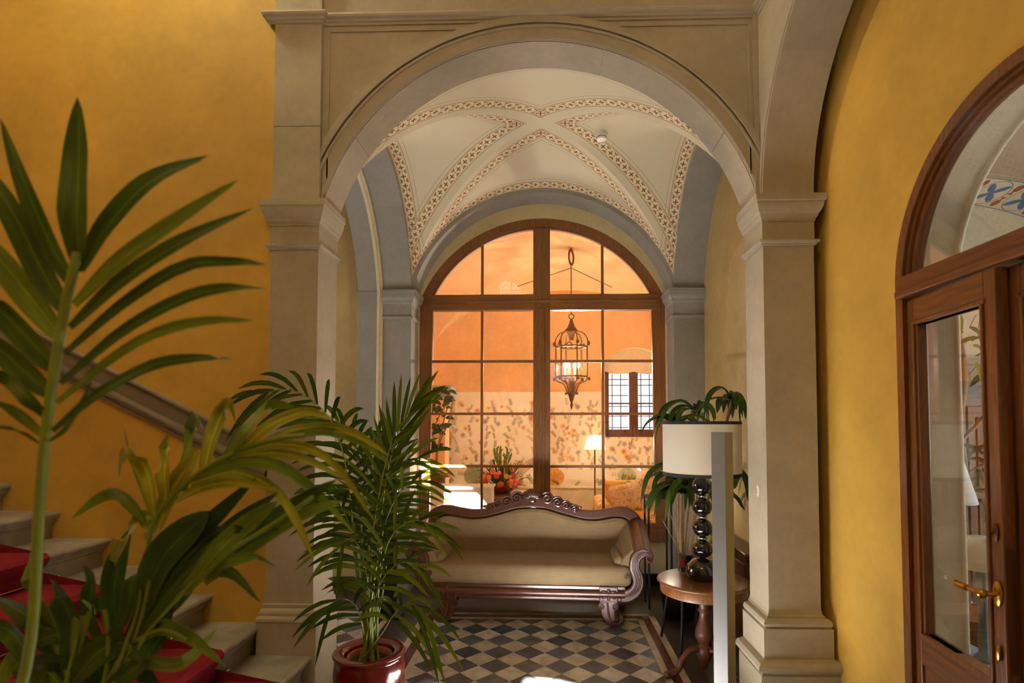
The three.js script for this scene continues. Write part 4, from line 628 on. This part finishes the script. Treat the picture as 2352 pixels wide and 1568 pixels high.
// ---------------------------------------------------------------- potted palm's pot, table group, lamp
const POT = V(-.95, 0, -3.0);
{
  const T = thing('pedestal_table', 'round polished wooden side table on a turned pedestal with scroll feet', 'table', [1.035, 0, -3.78]);
  obj('top', lathe([[0, .61], [.285, .61], [.298, .606], [.302, .598], [.296, .59], [0, .588]], 64), mats.tablewood, T);
  obj('apron', lathe([[.278, .59], [.282, .53], [.274, .524], [0, .524]], 64), mats.tablewood, T);
  obj('pedestal', lathe([[0, .525], [.05, .525], [.036, .5], [.03, .42], [.038, .41], [.038, .4], [.026, .39], [.034, .33], [.055, .27], [.056, .235], [.036, .19], [.03, .185], [.038, .175], [.05, .165], [.052, .12], [.04, .08], [.026, .06], [.02, .03], [0, .022]], 32), mats.walnut, T);
  for (const a of [200, 320, 80]) { const c = Math.cos(a * D2R), s = -Math.sin(a * D2R); const L = obj('leg', [tube([[.03 * c, .15, .03 * s], [.1 * c, .16, .1 * s], [.17 * c, .1, .17 * s], [.2 * c, .045, .2 * s], [.27 * c, .02, .27 * s]], .02, 20, 10), ball(.024, .28 * c, .024, .28 * s, 1, 1, 1, 12)], mats.walnut, T); }
  const L = thing('table_lamp', 'tall table lamp of stacked black glass balls under a cream drum shade with dark trim', 'lamp', [1.035, .61, -3.78]);
  obj('base', lathe([[0, 0], [.09, .0], [.112, .03], [.115, .06], [.1, .1], [.066, .128], [.03, .138], [0, .138]], 48), mats.blackglass, L);
  for (let k = 0; k < 4; k++) { const y = .2 + k * .139; obj('glass_ball', ball(.064, 0, y, 0, 1.02, .95, 1.02, 32), mats.blackglass, L); obj('ring', lathe([[0, y - .064 - .008], [.03, y - .072], [.034, y - .068], [.03, y - .06], [0, y - .06]], 24), mats.chrome, L); }
  obj('stem', cyl(.012, .012, .66, .95, 0, 0, 12), mats.chrome, L); obj('ring', lathe([[0, .678], [.028, .68], [.032, .686], [.028, .692], [0, .694]], 24), mats.chrome, L);
  obj('shade', lathe([[.254, .69], [.254, 1.045], [.2515, 1.045], [.2515, .69], [.254, .69]], 72), mats.shade, L);
  for (const y of [.69, 1.029]) obj('trim', lathe([[.2548, y - .001], [.2562, y], [.2562, y + .018], [.2548, y + .019]], 72), mats.trim, L);
  obj('spider', [bar([-.25, .99, 0], [.25, .99, 0], .003, 6), bar([0, .99, -.25], [0, .99, .25], .003, 6), bar([0, .93, 0], [0, .995, 0], .004, 6)], mats.chrome, L);
  const Vv = thing('reed_diffuser', 'clear glass cylinder with dark liquid and thin reeds beside the black lamp', 'diffuser', [.955, .61, -3.93]);
  obj('glass', lathe([[0, .005], [.052, .005], [.054, .012], [.054, .2], [.051, .2], [.051, .014], [0, .012]], 36), mats.glass, Vv);
  obj('liquid', cyl(.05, .05, .014, .13, 0, 0, 32), std({ color: 0x1a0608, roughness: .1 }), Vv);
  obj('label', new THREE.CylinderGeometry(.0548, .0548, .06, 16, 1, true, -1.1, .8).translate(0, .08, 0), std({ color: 0x8e1f2a, roughness: .6 }), Vv);
  for (const [a, b] of [[-.1, .3], [-.16, .27], [-.08, .31], [.0, .33], [.04, .32]]) obj('reed', bar([a * -.2, .02, 0], [a, b + .1, .01], .0022, 6), mats.twig, Vv);
}
tag(obj('console', [box(1.375, 1.51, .0, .69, -4.7, -3.92, .006)], mats.walnut), 'dark carved wooden console against the right bay wall behind the lamp', 'console');
{ const c = scene.children[scene.children.length - 1]; obj('top', box(1.35, 1.512, .71, .75, -4.74, -3.88, .012), mats.walnut, c); obj('moulding', box(1.36, 1.512, .685, .712, -4.72, -3.9, .008), mats.walnut, c); for (const z of [-4.5, -4.12]) obj('drawer', box(1.367, 1.376, .48, .66, z - .17, z + .17, .003), mats.walnut, c); }
{ // metal post in the hall
  const P = thing('steel_post', 'square brushed steel post standing in front of the lamp and table', 'post', [.852, 0, -2.75], 43 * D2R);
  const s = .037; obj('shaft', [box(-s, s, .012, 1.6, -s, s, .0015)], mats.steel, P); obj('foot_plate', box(-.1, .1, 0, .012, -.1, .1, .003), mats.steel, P); obj('cap', box(-s + .001, s - .001, 1.599, 1.603, -s + .001, s - .001, .001), mats.steel, P);
}
{ // thin black stand with a small dome lamp
  const P = thing('metal_stand', 'tall thin black metal stand between the sofa and the plant', 'stand', [1.0, 0, -5.12]);
  for (const [x, z] of [[-.1, .1], [.1, .1], [-.1, -.1], [.1, -.1]]) obj('leg', box(x - .008, x + .008, 0, .98, z - .008, z + .008, .001), mats.iron, P);
  obj('frame', [box(-.108, .108, .97, .985, .092, .108), box(-.108, .108, .97, .985, -.108, -.092), box(-.108, -.092, .97, .985, -.1, .1), box(.092, .108, .97, .985, -.1, .1), box(-.1, .1, .972, .98, -.1, .1)], mats.iron, P);
  const L = thing('dome_lamp', 'small black dome lamp with a glowing bulb on the thin metal stand', 'lamp', [1.03, .985, -5.1]);
  obj('dome', new THREE.SphereGeometry(.088, 24, 12, Math.PI * .15, Math.PI * 1.5, 0, Math.PI / 2).scale(1, 1.4, 1), mats.blackglass, L); obj('base', cyl(.07, .07, 0, .012, 0, 0, 24), mats.iron, L); obj('socket', cyl(.01, .01, .012, .09, .045, .07, 10), mats.iron, L);
  obj('bulb', ball(.018, .045, .105, .075), std({ color: 0xfff4dc, emissive: new THREE.Color(1, .85, .6), emissiveIntensity: 60 * G }), L);
  const p = new THREE.PointLight(new THREE.Color(1, .82, .55), .5 * G); p.position.set(.045, .105, .075); p.castShadow = true; L.add(p);
}
{ // dark stool behind the table
  const P = thing('metal_stool', 'small stool on thin black metal legs behind the round table', 'stool', [1.03, 0, -4.25]);
  obj('seat', lathe([[0, .44], [.15, .44], [.155, .43], [.15, .42], [0, .42]], 28), mats.black, P);
  for (const [x, z] of [[-.08, .2], [.14, .12], [-.14, -.14], [.14, -.14]]) obj('leg', tube([[x * .7, .43, z * .7], [x * .85, .25, z * .9], [x, .08, z], [x * 1.08, 0, z * 1.05]], .011, 14, 8), mats.black, P);
}
{ // dark panel in the side arch
  const P = thing('black_panel', 'tall black display panel standing behind the potted palm', 'panel', [-1.40, 0, -4.82]);
  obj('panel', box(-.1, .1, .02, 1.58, -.03, .03, .006), mats.black, P); obj('base', box(-.16, .16, 0, .022, -.14, .14, .004), mats.black, P);
}
{ // light switch and smoke detector
  const s = thing('wall_switch', 'white oval switch plate on the right stone jamb', 'switch', [1.243, 1.247, -3.345]);
  obj('plate', ball(.018, 0, 0, 0, .35, 2.0, 1, 20), mats.plastic, s); obj('slots', [-1, 0, 1].map(k => box(-.0075, -.004, -.012 + k * .01 + .01, -.009 + k * .01 + .01, -.005, .005)), mats.iron, s);
  const d = thing('smoke_detector', 'white round smoke detector on the cream vault', 'smoke detector', [.456, 4.035, -4.6]);
  obj('base', cyl(.052, .056, .018, .05, 0, 0, 32), mats.plastic, d); obj('chamber', [cyl(.04, .048, -.018, .018, 0, 0, 32)], mats.plastic, d); obj('vent', lathe([[.043, -.004], [.0455, -.001], [.043, .002]], 32), mats.iron, d);
}
// ---------------------------------------------------------------- lamps of the hall, above the picture
{
  const L = thing('wall_lamp', 'lit glass wall lamp high on the yellow stair wall', 'lamp', [-2.35, 4.95, -3.06]);
  obj('bracket', [bar([0, 0, -.19], [0, 0, 0], .012, 8), ball(.05, 0, 0, -.19, 1, 1, .3)], mats.brass, L); obj('globe', ball(.09, 0, .06, .03), std({ color: 0xfff0d0, emissive: new THREE.Color(1, .75, .4), emissiveIntensity: 12 * G }), L);
  const p = new THREE.PointLight(new THREE.Color(1, .85, .55), 9 * G); p.position.set(0, .06, .03); p.castShadow = true; p.shadow.radius = 4; L.add(p);
  const H = thing('ceiling_lamp', 'lit glass ceiling lamp of the hall above the viewer', 'lamp', [-1.1, 5.85, .6]);
  obj('rod', bar([0, .1, 0], [0, .35, 0], .01, 8), mats.brass, H); obj('globe', ball(.16, 0, 0, 0), std({ color: 0xfff0d0, emissive: new THREE.Color(1, .78, .45), emissiveIntensity: 10 * G }), H);
  const q = new THREE.PointLight(new THREE.Color(1, .87, .64), 6 * G); q.castShadow = true; q.shadow.radius = 7; H.add(q);
}
// ---------------------------------------------------------------- side room furniture
{
  const w = std({ color: 0xb9c2cc, roughness: .7, map: rep(mottle([190, 198, 206], .3, 231), 2) });
  const C = thing('painted_chest', 'pale blue-grey painted chest below the lamps in the side room', 'chest', [2.05, 0, -3.05]);
  obj('body', box(-.23, .23, .05, .4, -.2, .2, .006), w, C); obj('top', [box(-.25, .25, .41, .45, -.22, .22, .01), box(-.24, .24, .39, .42, -.21, .21, .006)], w, C); obj('plinth', box(-.245, .245, 0, .06, -.215, .215, .006), w, C); obj('panel', box(-.16, .16, .1, .34, .195, .206, .004), mats.cream, C);
  const lamp = (label, x, z, y0, y1, r0, r1) => { const L = thing('side_lamp', label, 'lamp', [x, .45, z], 0, 'white shaded lamps in the side room'); obj('stem', lathe([[0, 0], [.045, 0], [.04, .02], [.022, .04], [.02, y0 * .5], [.026, y0 - .04], [.012, y0], [0, y0 + .02]], 20), w, L); obj('shade', lathe([[r1, y1], [r0, y0]], 36), mats.shadeWhite, L); return L; };
  lamp('tall lamp with a white cone shade, highest in the side room', 2.155, -3.1, .77, 1.04, .145, .075);
  lamp('lamp with a short white shade below the tall lamp in the side room', 2.2, -2.92, .46, .62, .095, .05);
  lamp('smallest white shaded lamp, half hidden by the door reveal', 2.05, -2.96, .40, .57, .055, .02);
  // ficus tree
  const F = thing('ficus_tree', 'slim ficus tree with pale trunk and long leaves in the side room', 'tree', [2.93, 0, -4.05]);
  obj('pot', lathe([[0, 0], [.16, 0], [.21, .3], [.22, .32], [.2, .32], [.17, .28], [0, .28]], 28), mats.terracotta, F);
  obj('trunk', [tube([[0, .26, 0], [-.05, .9, 0], [.02, 1.3, 0], [-.02, 1.6, .02], [.04, 2.0, 0], [0, 2.3, 0]], .028, 40, 10), tube([[.0, 1.35, 0], [-.2, 1.6, .05], [-.36, 1.9, .05]], .016, 16, 8), tube([[-.01, 1.5, 0], [.18, 1.7, 0], [.34, 2.05, .05], [.4, 2.4, 0]], .014, 16, 8), tube([[.05, 1.3, 0], [.25, 1.42, .05], [.5, 1.5, .05]], .008, 12, 6)], mats.twig, F);
  reseed(331);
  for (let i = 0; i < 150; i++) { const c = [[0, 2.25, .3], [.36, 2.2, .28], [-.32, 1.9, .25], [.42, 1.5, .28], [-.15, 1.35, .3], [.15, 1.2, .3]][i % 6], p = V(c[0] + rr(-1, 1) * c[2], c[1] + rr(-1, 1) * c[2] * .8, rr(-.2, .25)), d = V(rr(-.7, .7), rr(-1, .1), rr(-.4, .5)).normalize(), l = rr(.11, .19); obj('leaf', blade([p, p.clone().addScaledVector(d, l * .5).add(V(0, .02, 0)), p.clone().addScaledVector(d, l)], rr(.03, .05), V(0, .3, 1), .2, 5), [mats.leafB, mats.leafC, mats.leafA][i % 3], F); if (i % 2) obj('twig', bar(p, V(lerp(p.x, c[0] * .5, .5), p.y + .08, p.z * .4), .003, 4), mats.twig, F); }
  // lady palm in front of the chest
  const K = thing('fan_palm', 'green palm with drooping fronds behind the door glass in the side room', 'palm', [2.9, 0, -2.75]);
  obj('pot', lathe([[0, 0], [.14, 0], [.18, .26], [.19, .28], [.17, .28], [.15, .25], [0, .25]], 28), mats.terracotta, K);
  for (let k = 0; k < 9; k++) { const a = 150 + k * 22 + rr(-8, 8), up = rr(.55, 1.35), out = rr(.3, .55); const d = V(Math.cos(a * D2R), 0, -Math.sin(a * D2R) * .6 + .2); frond(K, [V(0, .24, 0), V(d.x * .05, up * .6, d.z * .05), V(d.x * out * .5, up, d.z * out * .5), V(d.x * out, up * .92, d.z * out)], 14, .32, .028, .35, [mats.leafC, mats.leafB], .45); }
}
// ---------------------------------------------------------------- palms
function frond(parent, pts, n, len, w, droop, ms, from = .4, stalk = .006, hint = V(0, 0, 1), spread = 1) {
  const f = new THREE.Group(); f.name = 'frond'; parent.add(f);
  const c = new THREE.CatmullRomCurve3(pts);
  const g = new THREE.TubeGeometry(c, 24, stalk, 6); { const p = g.attributes.position; for (let i = 0; i <= 24; i++) { const q = c.getPointAt(i / 24), k = 1 - .75 * i / 24; for (let j = 0; j <= 6; j++) { const m = i * 7 + j; p.setXYZ(m, q.x + (p.getX(m) - q.x) * k, q.y + (p.getY(m) - q.y) * k, q.z + (p.getZ(m) - q.z) * k); } } g.computeVertexNormals(); }
  obj('rachis', g, mats.stalk, f);
  for (let i = 0; i < n; i++) for (const s of [-1, 1]) {
    const t = lerp(from, 1, (i + (s > 0 ? .5 : 0)) / n), p = c.getPointAt(Math.min(1, t)), T = c.getTangentAt(Math.min(1, t));
    let S = T.clone().cross(hint); if (S.length() < .2) S = T.clone().cross(V(1, .2, 0)); S.normalize();
    const a = (lerp(1.15, .35, (t - from) / (1 - from)) + rr(-.12, .12)) * spread, L = len * (.55 + .45 * Math.sin(Math.PI * clamp((t - from) / (1 - from) * .8 + .18, 0, 1))) * rr(.85, 1.1);
    const N = T.clone().cross(S).normalize(), d = T.clone().multiplyScalar(Math.cos(a)).addScaledVector(S, s * Math.sin(a)).addScaledVector(N, rr(-.2, .2)).normalize();
    const q = k => p.clone().addScaledVector(d, L * k).add(V(0, -droop * L * k * k, 0));
    obj('leaflet', blade([p, q(.35), q(.7), q(1)], w * rr(.85, 1.1), hint, .3, 6), ms[(i + (s > 0 ? 1 : 0)) % ms.length], f);
  }
  return f;
}
// a frond whose leaflets are given one by one: [width, points...]
function frondOf(parent, stem, list, ms, stalk, seg = 10) {
  const f = new THREE.Group(); f.name = 'frond'; parent.add(f);
  obj('rachis', tube(stem, stalk, 30, 8), mats.stalk, f);
  list.forEach(([w, ...p], i) => obj('leaflet', blade(p, w, V(rr(-.25, .25), rr(-.15, .15), 1).normalize(), .35, seg), ms[i % ms.length], f));
  return f;
}
{ // potted palm beside the arch
  const P = thing('potted_palm', 'bushy kentia palm in a glazed oxblood pot beside the left stone pillar', 'palm', [0, 0, 0]);
  P.position.copy(POT);
  obj('pot', lathe([[0, 0], [.11, 0], [.13, .02], [.16, .12], [.182, .25], [.186, .34], [.178, .4], [.17, .415], [.188, .42], [.19, .432], [.182, .44], [.132, .432], [.128, .42], [.128, .1], [0, .1]], 72), mats.potred, P);
  obj('inner_pot', lathe([[.1, .1], [.112, .38], [.118, .41], [.112, .415], [.106, .41], [.098, .36]], 48), mats.terracotta, P);
  obj('soil', new THREE.CircleGeometry(.105, 32).rotateX(-Math.PI / 2).translate(0, .385, 0), mats.soil, P);
  const q = (x, y, d) => at(x, y, d).sub(POT); reseed(401);
  const G1 = [mats.leafB, mats.leafA], G2 = [mats.leafB, mats.leafA], G3 = [mats.leafA, mats.leafC];
  const b = () => V(rr(-.05, .05), .38, rr(-.05, .05));
  const F = (pts, n, len, w, dr, ms, from, st = .007, sp = 1) => frond(P, [b(), ...pts], n, len, w, dr, ms, from, st, V(0, 0, 1), sp);
  F([q(868, 1250, 3.0), q(895, 1060, 3.02), q(925, 970, 3.0), q(968, 915, 2.95)], 11, .38, .022, .12, G1, .62, .007, .42);
  F([q(852, 1270, 2.95), q(868, 1150, 2.9), q(884, 1070, 2.88), q(908, 985, 2.86)], 14, 0.307, 0.0179, .2, G1, .5);
  F([q(815, 1250, 3.02), q(785, 1030, 3.0), q(745, 945, 2.95), q(670, 895, 2.9), q(590, 905, 2.88)], 16, 0.354, 0.0269, .5, G3, .45);
  F([q(822, 1330, 3.0), q(800, 1200, 2.95), q(765, 1140, 2.9), q(725, 1130, 2.85)], 10, 0.307, 0.0246, .6, G3, .5);
  F([q(872, 1330, 2.9), q(900, 1230, 2.82), q(950, 1195, 2.76), q(1010, 1210, 2.72)], 11, 0.283, 0.0224, .25, G2, .4);
  F([q(880, 1450, 2.9), q(905, 1410, 2.84), q(935, 1385, 2.8), q(972, 1400, 2.78)], 6, 0.319, 0.0269, .7, G2, .55, .005);
  F([q(830, 1430, 2.92), q(812, 1385, 2.88), q(780, 1375, 2.84), q(745, 1400, 2.82)], 6, 0.283, 0.0246, .5, G3, .45, .005);
  F([q(858, 1280, 3.1), q(880, 1130, 3.15), q(925, 1060, 3.2), q(985, 1050, 3.2)], 10, 0.330, 0.0224, .3, G1, .5);
  F([q(842, 1260, 3.1), q(828, 1100, 3.15), q(808, 1010, 3.15), q(770, 960, 3.1)], 12, 0.330, 0.0246, .4, G3, .5);
  F([q(865, 1300, 2.95), q(892, 1180, 2.9), q(930, 1120, 2.85), q(985, 1100, 2.8)], 11, 0.283, 0.0224, .35, G1, .45);
  F([q(843, 1330, 2.9), q(822, 1250, 2.85), q(798, 1235, 2.82), q(775, 1265, 2.8)], 8, 0.295, 0.0224, .5, G1, .5, .005);
  F([q(848, 1300, 3.05), q(842, 1150, 3.1), q(850, 1050, 3.12), q(880, 990, 3.1)], 10, 0.283, 0.0202, .3, G3, .5);
  F([q(860, 1380, 2.86), q(885, 1320, 2.8), q(930, 1290, 2.74), q(985, 1310, 2.7)], 7, 0.283, 0.0224, .4, G2, .45, .005);
  for (let i = 0; i < 14; i++) { const x = rr(835, 875); obj('stem', tube([b(), q(x, 1400, rr(2.92, 3.05)), q(x + rr(-14, 18), rr(1200, 1290), rr(2.92, 3.08))], .0055, 14, 6), mats.stalk, P); }
}
{ // nearest palm, at the left edge
  const P = thing('foreground_palm', 'large kentia palm frond rising close to the viewer at the left edge', 'palm', [-1.0, 0, -.95]);
  const o = V(-1.0, 0, -.95), D = 1.0, q = (x, y, d = D) => at(x, y, d).sub(o); reseed(433);
  obj('pot', lathe([[0, 0], [.13, 0], [.17, .3], [.19, .36], [.2, .38], [.17, .38], [.15, .34], [0, .34]], 40), mats.terracotta, P); obj('soil', new THREE.CircleGeometry(.155, 24).rotateX(-Math.PI / 2).translate(0, .345, 0), mats.soil, P);
  const L = (w, ...p) => [w * .86 / 1280, ...p.map(([x, y], i) => q(x, y, D + (i ? rr(-.03, .05) * i : 0)))];
  frondOf(P, [V(0, .34, 0), V(.0, .8, 0), q(66, 1500), q(88, 1200), q(105, 1000), q(125, 850), q(150, 700), q(172, 610), q(179, 580)], [
    L(92, [177, 600], [165, 480], [172, 350], [178, 222]), L(64, [183, 622], [245, 510], [345, 410], [480, 356]), L(46, [170, 700], [270, 600], [410, 500], [550, 411]), L(46, [160, 752], [280, 640], [420, 550], [582, 477]),
    L(34, [150, 810], [290, 690], [440, 605], [530, 600], [612, 608]), L(36, [138, 880], [280, 760], [430, 680], [520, 660], [615, 662]), L(30, [130, 925], [260, 820], [400, 750], [490, 735], [585, 736]), L(34, [120, 990], [230, 900], [350, 838], [440, 822], [535, 823]),
    L(60, [166, 655], [110, 560], [50, 420], [0, 270]), L(72, [152, 715], [90, 620], [20, 480], [-60, 360]), L(76, [138, 775], [70, 690], [-20, 580], [-110, 500]), L(72, [126, 848], [60, 780], [-20, 700], [-110, 640]), L(66, [116, 905], [60, 860], [-20, 790], [-100, 730]),
    L(44, [108, 958], [60, 915], [0, 860], [-70, 820]), L(34, [102, 1002], [60, 965], [10, 930], [-60, 895]), L(12, [97, 1022], [55, 995], [20, 983], [-40, 982]), L(16, [114, 1012], [150, 985], [190, 920], [215, 860]),
  ], [mats.leafA, mats.leafA, mats.leafB, mats.leafA], .0085, 14);
}
{ // second palm, lower left
  const P = thing('arching_palm', 'kentia palm with an arching yellow-green frond in front of the staircase', 'palm', [-.8, 0, -1.45]);
  const o = V(-.8, 0, -1.45), D = 1.32, q = (x, y, d = D) => at(x, y, d).sub(o); reseed(467);
  obj('pot', lathe([[0, 0], [.14, 0], [.18, .32], [.2, .38], [.21, .4], [.18, .4], [.16, .36], [0, .36]], 40), mats.terracotta, P); obj('soil', new THREE.CircleGeometry(.165, 24).rotateX(-Math.PI / 2).translate(0, .365, 0), mats.soil, P);
  const L = (w, ...p) => [w * .84 / 970, ...p.map(([x, y], i) => q(x, y, D + (i ? rr(-.02, .05) * i : 0)))];
  frondOf(P, [V(0, .36, 0), q(250, 1700), q(315, 1400), q(340, 1260), q(360, 1185), q(400, 1135), q(470, 1075), q(560, 1030), q(640, 1005), q(700, 1000)], [
    L(52, [378, 1155], [372, 1080], [378, 1030], [388, 998]), L(50, [424, 1128], [428, 1050], [438, 985], [448, 955], [466, 985]), L(50, [466, 1088], [482, 1010], [506, 950], [525, 930], [543, 975]), L(40, [512, 1062], [560, 990], [620, 930], [680, 935]),
    L(34, [552, 1035], [620, 975], [700, 945], [770, 965]), L(30, [596, 1018], [690, 985], [790, 985], [900, 1050]), L(26, [640, 1005], [740, 990], [820, 1010], [900, 1070]),
    L(30, [478, 1078], [590, 1042], [690, 1050], [800, 1105]), L(34, [448, 1098], [550, 1062], [640, 1070], [730, 1135], [815, 1225]), L(36, [436, 1112], [530, 1085], [610, 1110], [675, 1185], [722, 1288]), L(28, [520, 1050], [640, 1020], [750, 1050], [870, 1210]),
    L(38, [332, 1200], [290, 1150], [235, 1140], [162, 1192]), L(58, [352, 1185], [338, 1110], [318, 1060], [285, 1040], [272, 1100]), L(14, [352, 1195], [325, 1120], [300, 1050], [284, 978]), L(50, [362, 1215], [385, 1140], [425, 1075], [458, 1028]),
    L(56, [342, 1235], [348, 1205], [320, 1192], [275, 1240], [250, 1340]), L(40, [330, 1200], [360, 1170], [352, 1200], [350, 1245]), L(30, [404, 1150], [460, 1120], [550, 1108], [660, 1130]),
  ], [mats.leafD, mats.leafB, mats.leafD, mats.leafB, mats.leafD], .006, 12);
  const side = (stem, list, ms) => frondOf(P, stem, list, ms, .005, 12);
  side([V(.03, .36, .02), q(230, 1660), q(290, 1520), q(330, 1400), q(350, 1300)], [L(90, [318, 1420], [360, 1290], [430, 1215], [480, 1172]), L(60, [300, 1450], [400, 1270], [480, 1200], [590, 1095]), L(56, [290, 1480], [420, 1320], [530, 1210], [640, 1130]), L(66, [275, 1500], [255, 1380], [270, 1280], [300, 1210]), L(50, [270, 1520], [320, 1420], [360, 1340], [385, 1300]), L(30, [310, 1440], [400, 1310], [480, 1230], [545, 1215], [600, 1235])], [mats.leafC, mats.leafDark, mats.leafA]);
  side([V(.05, .36, -.02), q(220, 1650), q(270, 1560), q(340, 1450), q(430, 1350), q(530, 1265), q(640, 1195), q(720, 1140)], [L(56, [345, 1445], [400, 1380], [440, 1330], [500, 1230]), L(60, [420, 1362], [500, 1265], [570, 1200], [640, 1150]), L(46, [500, 1290], [590, 1215], [690, 1150], [775, 1100]), L(40, [560, 1245], [650, 1190], [740, 1140]), L(36, [470, 1325], [520, 1290], [580, 1280], [640, 1305]), L(64, [300, 1510], [270, 1560], [265, 1600], [280, 1660]), L(44, [380, 1405], [430, 1330], [520, 1310], [600, 1385]), L(34, [470, 1340], [600, 1240], [720, 1170], [790, 1150])], [mats.leafA, mats.leafB, mats.leafA]);
  side([V(0, .36, .05), q(180, 1680), q(230, 1600), q(300, 1480), q(380, 1445), q(430, 1470)], [L(50, [300, 1480], [360, 1440], [430, 1460], [520, 1530]), L(60, [260, 1540], [310, 1480], [350, 1440], [410, 1450]), L(40, [270, 1520], [330, 1520], [420, 1520], [500, 1440])], [mats.leafB, mats.leafA]);
  side([V(-.05, .36, 0), q(140, 1660), q(150, 1580), q(170, 1500), q(180, 1450)], [L(70, [150, 1560], [110, 1470], [60, 1420], [-20, 1370]), L(64, [150, 1540], [160, 1440], [130, 1370], [115, 1330]), L(80, [140, 1580], [60, 1520], [20, 1540], [-20, 1640]), L(76, [160, 1570], [220, 1500], [270, 1480], [330, 1520]), L(60, [150, 1600], [100, 1560], [60, 1570], [10, 1640]), L(56, [170, 1500], [190, 1410], [215, 1390], [260, 1370]), L(60, [120, 1620], [40, 1480], [-10, 1440], [-60, 1440]), L(80, [200, 1640], [240, 1560], [300, 1530], [380, 1600]), L(50, [160, 1560], [100, 1400], [60, 1330], [100, 1200])], [mats.leafA, mats.leafC, mats.leafB]);
  side([V(.02, .36, -.05), q(200, 1650), q(235, 1580), q(250, 1470), q(240, 1400)], [L(56, [245, 1500], [200, 1400], [205, 1330], [190, 1300]), L(50, [240, 1530], [180, 1470], [120, 1460], [60, 1500]), L(44, [245, 1480], [290, 1400], [300, 1330], [340, 1290]), L(56, [225, 1600], [300, 1540], [360, 1470], [400, 1380]), L(60, [220, 1620], [170, 1540], [100, 1520], [30, 1560])], [mats.leafC, mats.leafA]);
}
{ // dracaena by the right wall of the bay
  const P = thing('dracaena', 'leggy dracaena with drooping strap leaves behind the drum shade lamp', 'plant', [1.12, 0, -4.85]);
  const o = V(1.12, 0, -4.85), q = (x, y, d) => at(x, y, d).sub(o); reseed(501);
  obj('pot', lathe([[0, 0], [.13, 0], [.16, .28], [.17, .3], [.15, .3], [.14, .27], [0, .27]], 36), mats.black, P);
  const head = (x, y, d, n, len, w, base) => { const c = q(x, y, d); obj('cane', tube([V(0, .26, 0), base ? q(...base) : V(c.x * .5, c.y * .5, c.z * .5), c], .012, 20, 8), mats.twig, P); for (let i = 0; i < n; i++) { const a = rnd() * 6.28, up = rr(.1, .9), dx = Math.cos(a) * (c.x > .1 && Math.cos(a) > 0 ? Math.max(0, (.36 - c.x)) * 2 : 1), dz = Math.sin(a) * .7, l = len * rr(.75, 1.15), p = c.clone().add(V(0, -.05 * rnd(), 0)); obj('leaf', blade([p, p.clone().add(V(dx * l * .35, up * l * .35, dz * l * .35)), p.clone().add(V(dx * l * .75, up * l * .2 - .05 * l, dz * l * .75)), p.clone().add(V(dx * l * .95, -l * rr(.15, .5), dz * l * .95))], w * rr(.8, 1.1), V(dx * .5, 1, dz * .5 + .4), .3, 12), [mats.leafC, mats.leafA, mats.leafDark][i % 3], P); } };
  head(1682, 915, 4.1, 14, .3, .06); head(1600, 940, 4.7, 12, .36, .062); head(1555, 965, 4.6, 11, .34, .06); head(1572, 1085, 4.5, 16, .38, .068); head(1605, 1120, 4.4, 16, .4, .068); head(1690, 1100, 3.95, 7, .26, .055); head(1565, 1120, 4.35, 12, .3, .066);
}
renderer.render(scene, camera);
